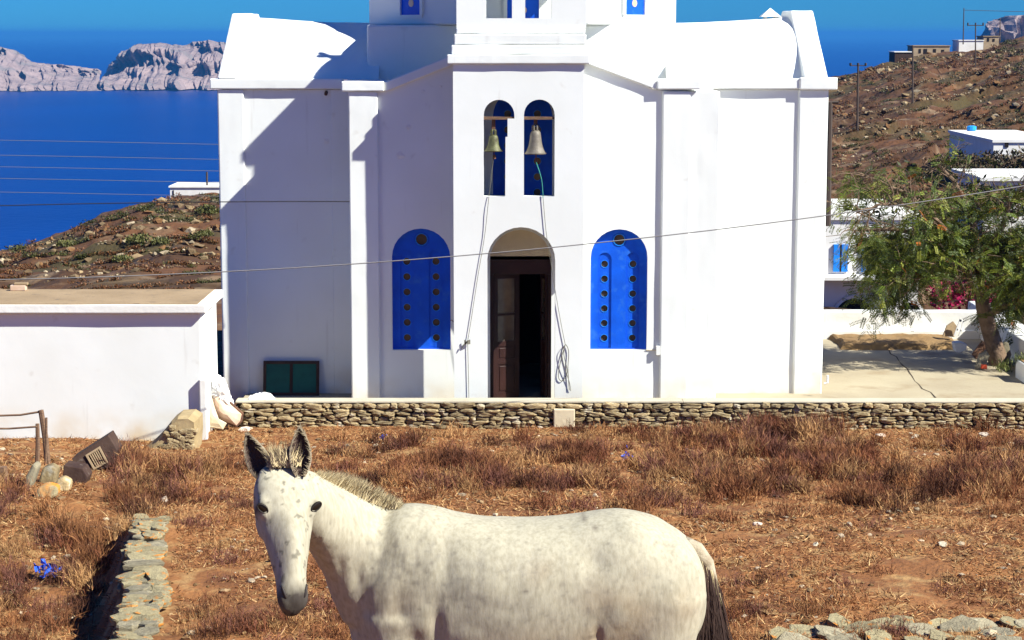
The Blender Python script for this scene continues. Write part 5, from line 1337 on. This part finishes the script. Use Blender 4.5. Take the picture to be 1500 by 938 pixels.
raw = mb.mesh('mule_raw'); ro = bpy.data.objects.new('mule_raw', raw); C.objects.link(ro)
rm = ro.modifiers.new('r', 'REMESH'); rm.mode = 'VOXEL'; rm.voxel_size = .0085; rm.use_smooth_shade = True
bpy.context.view_layer.update()
bod = bpy.data.meshes.new_from_object(ro.evaluated_get(bpy.context.evaluated_depsgraph_get()))
ro.modifiers.clear(); ro.data = bod
g1 = ro.vertex_groups.new(name='trunk'); g2 = ro.vertex_groups.new(name='head')
isH = [abs((Vector(v.co) - Vector(HP)).dot(Vector(hs))) < .16 and -.1 < (Vector(v.co) - Vector(HP)).dot(Vector(hd)) / HL < 1.1 and v.co.y < YM - .22 for v in bod.vertices]
g1.add([i for i, h in enumerate(isH) if not h], 1.0, 'ADD'); g2.add([i for i, h in enumerate(isH) if h], 1.0, 'ADD')
s1 = ro.modifiers.new('s1', 'SMOOTH'); s1.factor = .5; s1.iterations = 45; s1.vertex_group = 'trunk'
s2 = ro.modifiers.new('s2', 'SMOOTH'); s2.factor = .5; s2.iterations = 5; s2.vertex_group = 'head'
bpy.context.view_layer.update()
bod = bpy.data.meshes.new_from_object(ro.evaluated_get(bpy.context.evaluated_depsgraph_get()))
bpy.data.objects.remove(ro); bod.name = 'body'
co = np.empty(len(bod.vertices) * 3, dtype=np.float32); bod.vertices.foreach_get('co', co); co = co.reshape(-1, 3)
print('mule verts', len(co))
# muscles, hollows and folds
nrm = np.empty(len(bod.vertices) * 3, dtype=np.float32); bod.vertices.foreach_get('normal', nrm); nrm = nrm.reshape(-1, 3).astype(float); cf = co.astype(float)
gq = lambda p, c, r: np.exp(-(((p - np.array(c)) / np.array(r)) ** 2).sum(1))
dsp = np.zeros(len(co))
for (u, v, a, ru, rv) in ((572, 845, .016, .07, .10), (585, 790, .010, .05, .07), (612, 905, .014, .06, .07), (640, 915, -.015, .026, .08), (652, 815, -.010, .035, .10), (545, 770, -.008, .06, .03), (525, 850, -.010, .03, .07),
                          (918, 778, .009, .045, .03), (868, 815, -.014, .055, .055), (874, 925, -.013, .018, .045), (905, 880, .012, .06, .08), (965, 800, -.006, .05, .03), (985, 860, .010, .05, .07), (720, 850, .006, .05, .10), (790, 860, .005, .05, .10), (480, 780, .006, .05, .05), (500, 830, -.007, .02, .06), (820, 775, -.004, .10, .02)):
    dsp += a * gq(cf, mp(u, v, -.18), (ru, .25, rv))
for k in range(9):                                             # ribs, barely showing
    dsp += .0011 * gq(cf, mp(690 + 20 * k, 835, -.24), (.012, .2, .10))
ph_ = (cf[:, 0] - cf[:, 2] * .38) * 120 + 4 * np.array([fbm(q[0] * 5, q[2] * 5, 3, 3) for q in cf])
dsp += .0022 * np.sin(ph_) * gq(cf, mp(545, 850, -.15), (.07, .3, .12))
dsp += .0035 * np.array([fbm(q[0] * 7, q[1] * 7, q[2] * 7, 3) for q in cf])
isb = ((cf - HP) @ hd / HL < -.05) | ((cf - HP) @ hd / HL > 1.1) | (np.abs((cf - HP) @ hs) > .16)
co = (cf + nrm * (dsp * isb)[:, None]).astype(np.float32); bod.vertices.foreach_set('co', co.ravel()); bod.update()
# coat colour: grey dapple, darker muzzle, tan flank, painted throat and fold shade
def gaus(p, c, r): return np.exp(-(((p - np.array(c)) / np.array(r)) ** 2).sum(1))
def coat(p, fine=True):
    base = np.tile(np.array([.43, .392, .292]), (len(p), 1))
    def mixc(w_, c): return base * (1 - w_[:, None]) + np.array(c) * w_[:, None]
    n1 = np.array([fbm(*(q * 9), o=5) for q in p]); n2 = np.array([fbm(*(q * 40), o=3) for q in p])
    front = p[:, 1] < YM + .1
    grey = np.clip(gaus(p, mp(590, 850, -.2), (.13, .3, .13)) * .9 + gaus(p, mp(545, 830, -.15), (.08, .3, .10)) * .6 + gaus(p, mp(660, 850, -.2), (.14, .3, .10)) * .45 + gaus(p, mp(760, 880, -.2), (.25, .3, .12)) * .5 + gaus(p, mp(920, 815, -.2), (.16, .3, .10)) * .2 + gaus(p, mp(940, 860, -.2), (.1, .3, .08)) * .3, 0, 1)
    base = mixc(np.clip(grey * (.26 + .45 * n2 + .6 * n1), 0, .55), (.135, .122, .103))
    tan = np.clip(gaus(p, mp(905, 890, -.2), (.12, .3, .12)) * .6 + gaus(p, mp(1000, 880, -.2), (.06, .3, .06)) * .5 + gaus(p, mp(800, 840, -.2), (.06, .3, .05)) * .35 + gaus(p, mp(600, 900, -.2), (.1, .3, .1)) * .35 + gaus(p, mp(830, 935, -.2), (.3, .3, .06)) * .4, 0, 1)
    base = mixc(np.clip(tan * (.8 + n1), 0, .7), (.33, .24, .145))
    base = mixc(np.clip((n1 - .2) * .6, 0, .2), (.29, .262, .205))
    base = mixc(np.clip((n2 - .45) * 1.5, 0, .25) * (p[:, 0] > mp(470, 800)[0]), (.16, .14, .12))
    # darker wavy streaks in the winter coat over neck and shoulder
    ph = (p[:, 0] * 1.0 - p[:, 2] * .38) * 130 + 5.5 * np.array([fbm(q[0] * 5, q[2] * 5, 3, 3) for q in p])
    wst = gaus(p, mp(565, 835, -.15), (.085, .3, .15)) + .9 * gaus(p, mp(612, 800, -.2), (.05, .3, .12))
    brk = np.clip(.5 + 1.2 * np.array([fbm(q[0] * 22, q[2] * 9, 8, 3) for q in p]), 0, 1)
    base = mixc(np.clip(wst * brk * np.clip(np.sin(ph) - .1, 0, 1) * .9, 0, .6) * (np.abs((p - HP) @ hs) > .15), (.17, .15, .125))
    for (bu, bv, br) in ((770, 862, .012), (545, 838, .008), (873, 783, .012), (858, 777, .010), (628, 760, .012), (614, 892, .008), (716, 796, .006), (866, 930, .016)):  # dark coat flecks; the last spot paints the shade of the flank fold
        base = mixc(gaus(p, mp(bu, bv, -.22), (br, .4, br * .6)) * .7, (.10, .075, .06))
    # muzzle
    rel = (p - HP) @ hd / HL; sn = np.abs((p - HP) @ hs); ishead = (sn < .15) & (rel > -.1) & (rel < 1.1) & (np.abs((p - HP) @ hn) < .2)
    mz = np.clip((rel - .80) / .12, 0, 1) * ishead; base = mixc(np.clip(mz * (.95 + .5 * n1), 0, 1), (.062, .052, .045))
    ey = np.exp(-((rel - .30) / .035) ** 2 - ((sn - .105) / .022) ** 2) * ishead; base = mixc(np.clip(ey * .9, 0, .85), (.05, .035, .03))
    sp = (n2 > .52) & ishead; base[sp] *= .5
    # shade of the throat and neck underside mixed into the coat colour
    th = np.clip(gaus(p, mp(470, 868, -.12), (.07, .25, .09)), 0, 1); base = mixc(th * .5, (.40, .33, .25))
    return np.clip(base * (1 + .12 * n1[:, None]), .02, .9)
cc = np.ones((len(co), 4), dtype=np.float32); cc[:, :3] = coat(co)
ca = bod.color_attributes.new('tone', 'FLOAT_COLOR', 'POINT'); ca.data.foreach_set('color', cc.ravel())
M['coat'] = mat('mule_coat', None, (.80, .785, .76), 70, .8, attr='tone', bump=.22, bscale=110, bdist=.004, spec=.15, stretch=(1, 1, .30), t2=(.40, .68))
mule = thing('mule', 'white-grey mule standing side on in the foreground with its head turned to the camera', 'mule', (float(mp(700, 900)[0]), YM, float(gzM)))
body = link('body', bod, M['coat'], mule, True)
# short hair over the whole coat
no = np.empty(len(bod.vertices) * 3, dtype=np.float32); bod.vertices.foreach_get('normal', no) if hasattr(bod.vertices[0], 'normal') else None; no = no.reshape(-1, 3)
vis = np.where(no[:, 1] < .35)[0]
def hairs(idx, per, L0, L1, wdt, name, lift=.28):
    ii = np.repeat(idx, per); n_ = len(ii); p = co[ii] + nrg.normal(0, .005, (n_, 3)); nn = no[ii]
    rel = (p - HP) @ hd / HL; head = (np.abs((p - HP) @ hs) < .15) & (rel > -.05) & (rel < 1.1) & (np.abs((p - HP) @ hn) < .22)
    flow = np.where(head[:, None], hd[None, :], np.array([.75, 0, -.65])[None, :]) + nrg.normal(0, .22, (n_, 3))
    flow -= nn * (flow * nn).sum(1, keepdims=True); flow /= np.linalg.norm(flow, axis=1, keepdims=True) + 1e-6
    d = flow + nn * lift; d /= np.linalg.norm(d, axis=1, keepdims=True)
    nearf = np.zeros(n_)
    for s9 in (-1, 1):
        for t9, q9, r9 in ((.300, .10, .026), (.885, .045, .03)): nearf = np.maximum(nearf, (np.linalg.norm(p - hpnt(t9, s9 * q9, .035), axis=1) < r9))
    L = nrg.uniform(L0, L1, n_) * np.where(head, .45, 1.0) * (1 - .95 * nearf); sd = np.cross(d, nn); sd /= np.linalg.norm(sd, axis=1, keepdims=True) + 1e-6
    b_ = p - nn * .003; tone = cc[ii, :3] * nrg.uniform(.88, 1.08, (n_, 1))
    V = np.stack([b_ - sd * wdt, b_ + sd * wdt, b_ + d * L[:, None]], 1).reshape(-1, 3)
    soup(name, V, 3, M['blades'], mule, np.repeat(tone, 3, axis=0))
# (the coat itself is relief and tone in the material; separate hair only where it stands off the body)
# ears
def ear(t, s0, base_px, tip_px, dyb, dyt, wmax, name_label, facing):
    B = mp(*base_px, dyb); Tp = mp(*tip_px, dyt); ax = Tp - B; L = np.linalg.norm(ax); ax /= L
    f = np.array(facing, dtype=float); f -= ax * (f @ ax); f /= np.linalg.norm(f); sd = np.cross(ax, f)
    n_ = 16; out_v = []; in_v = []; prof = [(0, .42), (.08, .62), (.2, .86), (.35, 1.0), (.5, .98), (.65, .84), (.8, .60), (.9, .38), (.97, .17), (1.0, .03)]
    for t_, w_ in prof:
        w_ = w_ * wmax
        for k in range(n_):
            a = math.pi * (-.10 + 1.2 * k / (n_ - 1)) ; out_v.append(B + ax * L * t_ + sd * w_ * math.cos(a) - f * w_ * (.75 if t_ > .15 else .95) * math.sin(a) + f * w_ * .1)
            w2 = w_ * .90; in_v.append(B + ax * L * (t_ * .965 + .01) + sd * w2 * math.cos(a) - f * w2 * .70 * math.sin(a) + f * w_ * .12)
    def grid(vs, flip):
        m_ = len(prof); fs = [(i * n_ + k, i * n_ + k + 1, (i + 1) * n_ + k + 1, (i + 1) * n_ + k) for i in range(m_ - 1) for k in range(n_ - 1)]
        return [q[::-1] for q in fs] if flip else fs
    o_ = MB().add(out_v, grid(out_v, False)); m_ = len(prof)
    # rim joining outer and inner skins
    off = len(o_.v); o_.add(in_v, [])
    for i in range(m_ - 1):
        o_.f.append((i * n_, (i + 1) * n_, off + (i + 1) * n_, off + i * n_)); o_.f.append((i * n_ + n_ - 1, off + i * n_ + n_ - 1, off + (i + 1) * n_ + n_ - 1, (i + 1) * n_ + n_ - 1))
    e = o_.build('ear', M['earout'], mule, smooth_=True)
    MB().add(in_v, grid(in_v, True)).build('ear_lining', M['earin'], e, smooth_=True)
    # fringe hairs along both rims
    V = []; K = []
    for side_ in (0, n_ - 1):
        for i in range(140):
            q = nrg.uniform(.02, .96) * (m_ - 1); j = int(q); fr = q - j; p = out_v[j * n_ + side_] * (1 - fr) + out_v[min(j + 1, m_ - 1) * n_ + side_] * fr
            inw = (-sd if side_ == 0 else sd); d = inw * nrg.uniform(.1, .8) + ax * nrg.uniform(.3, .9) + f * nrg.uniform(0, .4) + nrg.normal(0, .15, 3); d /= np.linalg.norm(d); s2 = np.cross(d, f); s2 /= np.linalg.norm(s2) + 1e-6
            L_ = nrg.uniform(.010, .026); V += [p - s2 * .0012, p + s2 * .0012, p + d * L_]; tn_ = np.array([.46, .37, .24]) * nrg.uniform(.5, 1.15); K += [tn_] * 3
    for i in range(500):
        q = nrg.uniform(.05, .9) * (m_ - 1); j = int(q); k = nrg.integers(1, n_ - 1); p = in_v[j * n_ + k]
        d = f * .6 + ax * nrg.uniform(.2, 1) + nrg.normal(0, .3, 3); d /= np.linalg.norm(d); s2 = np.cross(d, ax); s2 /= np.linalg.norm(s2) + 1e-6
        V += [p - s2 * .001, p + s2 * .001, p + d * nrg.uniform(.008, .02)]; tn_ = np.array([.13, .085, .06]) * nrg.uniform(.5, 1.6); K += [tn_] * 3
    soup('ear_hair', V, 3, M['blades'], e, np.array(K))
M['earout'] = mat('ear_coat', (.42, .36, .26), (.30, .24, .16), 20, .8, .3, 90)
M['earin'] = mat('ear_inside', (.075, .045, .035), (.05, .03, .025), 20, .85, .3, 90)
ear(0, -1, (391, 706), (362, 636), -.40, -.36, .044, '', (-.10, -1, .15))
ear(0, 1, (440, 699), (439, 626), -.40, -.36, .041, '', (.20, -1, .15))
# eyes and nostrils
M['eye'] = mat('eye', (.012, .008, .006), rough=.3, spec=.3)
M['eyelid'] = mat('eyelid_skin', (.022, .016, .013), rough=.7)
M['nostril'] = mat('nostril_skin', (.030, .022, .020), rough=.6)
def ball(c, ra, name, m, parent, ax=(hs, hn, hd)):
    b_ = MB(); n_ = 16
    vs = []; fs = []
    for i in range(11):
        q = -math.pi / 2 + math.pi * i / 10
        for k in range(n_):
            a = 2 * math.pi * k / n_; vs.append(c + ax[0] * ra[0] * math.cos(a) * math.cos(q) + ax[1] * ra[1] * math.sin(a) * math.cos(q) + ax[2] * ra[2] * math.sin(q))
    fs = [(i * n_ + k, i * n_ + (k + 1) % n_, (i + 1) * n_ + (k + 1) % n_, (i + 1) * n_ + k) for i in range(10) for k in range(n_)]
    return b_.add(vs, fs).build(name, m, parent, smooth_=True)
from mathutils.bvhtree import BVHTree
bvh = BVHTree.FromPolygons([tuple(v.co) for v in bod.vertices], [tuple(p.vertices) for p in bod.polygons])
def surf(c, d, inset):
    loc, nn_, _, _ = bvh.ray_cast(Vector(c + d * .12), Vector(-d))
    return (np.array(loc) if loc else np.array(c)) - d * inset
for s_ in (-1, 1):
    tilt_ = (hd * .55 - hs * .75 * s_ - hn * .2); tilt_ /= np.linalg.norm(tilt_); o2 = hs * s_ * .72 + hn * .69; o2 -= tilt_ * (o2 @ tilt_); o2 /= np.linalg.norm(o2)
    ce = surf(hpnt(.300, s_ * .096, .034), o2, -.0005); e = ball(ce, (.0085, .0145, .0245), 'eye', M['eye'], mule, (o2, np.cross(o2, tilt_), tilt_))
    # lids
    for q_, rr in ((-1, .0025), (1, .0025)):
        L_ = []
        for k in range(9):
            a = math.pi * (k / 8) ; L_.append(tuple(ce + o2 * .007 * (1 - .3 * abs(math.cos(a))) + tilt_ * .022 * math.cos(a) + np.cross(o2, tilt_) * q_ * .0125 * math.sin(a)))
        MB().tube(L_, rr, 6).build('eyelid', M['eyelid'], e)
    for (t_, sd_, nf, r3) in ((.885, .050, .030, (.0085, .012, .027)),):
        dn_ = hn * .92 + hs * .39 * s_; ball(surf(hpnt(t_, s_ * .030, .0), dn_, .005), r3, 'nostril', M['nostril'], mule, (hs * .9 + hn * .3 * s_, hn, hd * .95 - hs * .25 * s_))
MB().tube([tuple(hpnt(1.0 - .02 * abs(k) , k * .014, -.018 - .004 * abs(k))) for k in range(-3, 4)], .003, 5).build('mouth', M['nostril'], mule)
# hair: mane, forelock, tail
def strands(name, roots, dirs, Ls, tones, w_, grav=.2, seg=3, parent=None, curl=.12):
    V = []; K = []
    for p, d, L, tn_ in zip(roots, dirs, Ls, tones):
        p = np.array(p, dtype=float); d = np.array(d, dtype=float); d /= np.linalg.norm(d); s_ = np.cross(d, (0.2, -1, .1)); s_ /= np.linalg.norm(s_) + 1e-6
        for k in range(seg):
            w0 = w_ * (1 - k / seg) ; w1 = w_ * (1 - (k + 1) / seg); q = p + d * L / seg
            if k == seg - 1: V += [p - s_ * w0, p + s_ * w0, q, q]
            else: V += [p - s_ * w0, p + s_ * w0, q + s_ * w1, q - s_ * w1]
            K += [np.array(tn_) * (1 - .1 * k)] * 4
            p = q; d = d + np.array([0, 0, -grav]) + nrg.normal(0, curl, 3); d /= np.linalg.norm(d)
    return soup(name, V, 4, M['blades'], parent or mule, np.array(K))
crest = [(444, 700, -.28), (460, 700, -.22), (485, 706, -.14), (510, 715, -.08), (535, 724, -.04), (560, 734, .0), (585, 740, .0), (640, 744, 0)]
ro_, di_, Ls_, tn_ = [], [], [], []
for i in range(3400):
    t = nrg.random(); q = t * (len(crest) - 1.001); j = int(q); fr = q - j; c0, c1 = crest[j], crest[j + 1]
    u, v, d = [c0[k] * (1 - fr) + c1[k] * fr for k in range(3)]
    L = (.032 + .032 * math.sin(math.pi * min(1, t * 1.15))) * nrg.uniform(.6, 1.25) * (1 if t < .86 else .35)
    clump = fbm(u * .06, 3.3) ; dark = (t > .45 and t < .9 and nrg.random() < .45 * (t - .35)) or nrg.random() < .06
    ro_.append(mp(u, v + 6, d) + np.array([0, nrg.normal(0, .016), nrg.normal(0, .004)])); di_.append((.55 + .5 * clump + nrg.normal(0, .14), nrg.normal(0, .25) - .1, .8)); Ls_.append(L)
    tn_.append(np.array((.14, .10, .065) if dark else (.66, .54, .32)) * nrg.uniform(.65, 1.25))
strands('mane', ro_, di_, Ls_, tn_, .0016, .10, 3, None, .10)
ro_, di_, Ls_, tn_ = [], [], [], []
for i in range(900):
    s_ = nrg.uniform(-.055, .055); t = nrg.uniform(-.035, .03); ro_.append(hpnt(t, s_, .03 + nrg.normal(0, .012))); di_.append(-hd * .9 + hn * nrg.uniform(-.3, .25) + hs * (nrg.normal(0, .3) + s_ * 3)); Ls_.append(nrg.uniform(.035, .085))
    tn_.append(np.array((.13, .09, .06) if nrg.random() < .3 else (.58, .45, .25)) * nrg.uniform(.6, 1.2))
strands('forelock', ro_, di_, Ls_, tn_, .0016, .05, 3)
# tail: fleshy dock, then long dark hair
dock = [mp(1000, 796, .0), mp(1020, 806, 0), mp(1036, 826, -.01), mp(1044, 852, -.01), mp(1047, 880, -.01)]
dk = MB().tube([tuple(p) for p in dock], [.030, .034, .028, .020, .010], 10).build('tail', M['earout'], mule, smooth_=True)
ro_, di_, Ls_, tn_ = [], [], [], []
for i in range(7500):
    q = nrg.random() ** .8 * 3.99; j = int(q); fr = q - j; p = dock[j] * (1 - fr) + dock[j + 1] * fr
    a = nrg.uniform(0, 2 * np.pi); r_ = (.036 - .006 * q); off = np.array([math.cos(a), math.sin(a), 0]) * r_; p = p + off
    outer = off[0] > .004
    pale = (outer and nrg.random() < (.75 if q < 1.6 else .08)) or nrg.random() < .03
    L = nrg.uniform(.05, .11) if pale else nrg.uniform(.22, .62) * (.6 + .2 * q)
    dirx = .16 if pale else nrg.uniform(-.32, .16)
    ro_.append(p); di_.append((dirx + off[0] * 2.2 + nrg.normal(0, .05), off[1] * 2 + nrg.normal(0, .05), -1)); Ls_.append(L)
    tn_.append(np.array((.62, .50, .28) if pale else (.055, .032, .026)) * nrg.uniform(.6, 1.35))
strands('tail_hair', ro_, di_, Ls_, tn_, .0022, .06, 5, dk, .035)
# hooves
for u_, w0 in ((575, 0), (597, 1), (965, 0), (983, 1)):
    sd_ = -.13 if w0 == 0 else .13; p = mp(u_, 900, sd_); g = gz(p[0], YM + sd_)
    MB().lathe([(.068, -.01), (.058, .05), (.05, .06)], (p[0] + (-.005), p[1], g), 14).build('hoof', M['nostril'], mule)

# ================================================================== SEA HAZE
M['haze'] = bpy.data.materials.new('sea_haze'); M['haze'].use_nodes = True
hn_ = M['haze'].node_tree; hn_.nodes.clear(); ho = hn_.nodes.new('ShaderNodeOutputMaterial'); hv = hn_.nodes.new('ShaderNodeVolumePrincipled')
hv.inputs['Color'].default_value = (.05, .27, .68, 1); hv.inputs['Density'].default_value = 6.5e-5; hv.inputs['Anisotropy'].default_value = 0.0
hn_.links.new(hv.outputs[0], ho.inputs['Volume'])
tag(MB().box(-6e4, 6e4, -3e3, 1.2e5, SEAZ - 8, 48).build('haze', M['haze']), kind='stuff')
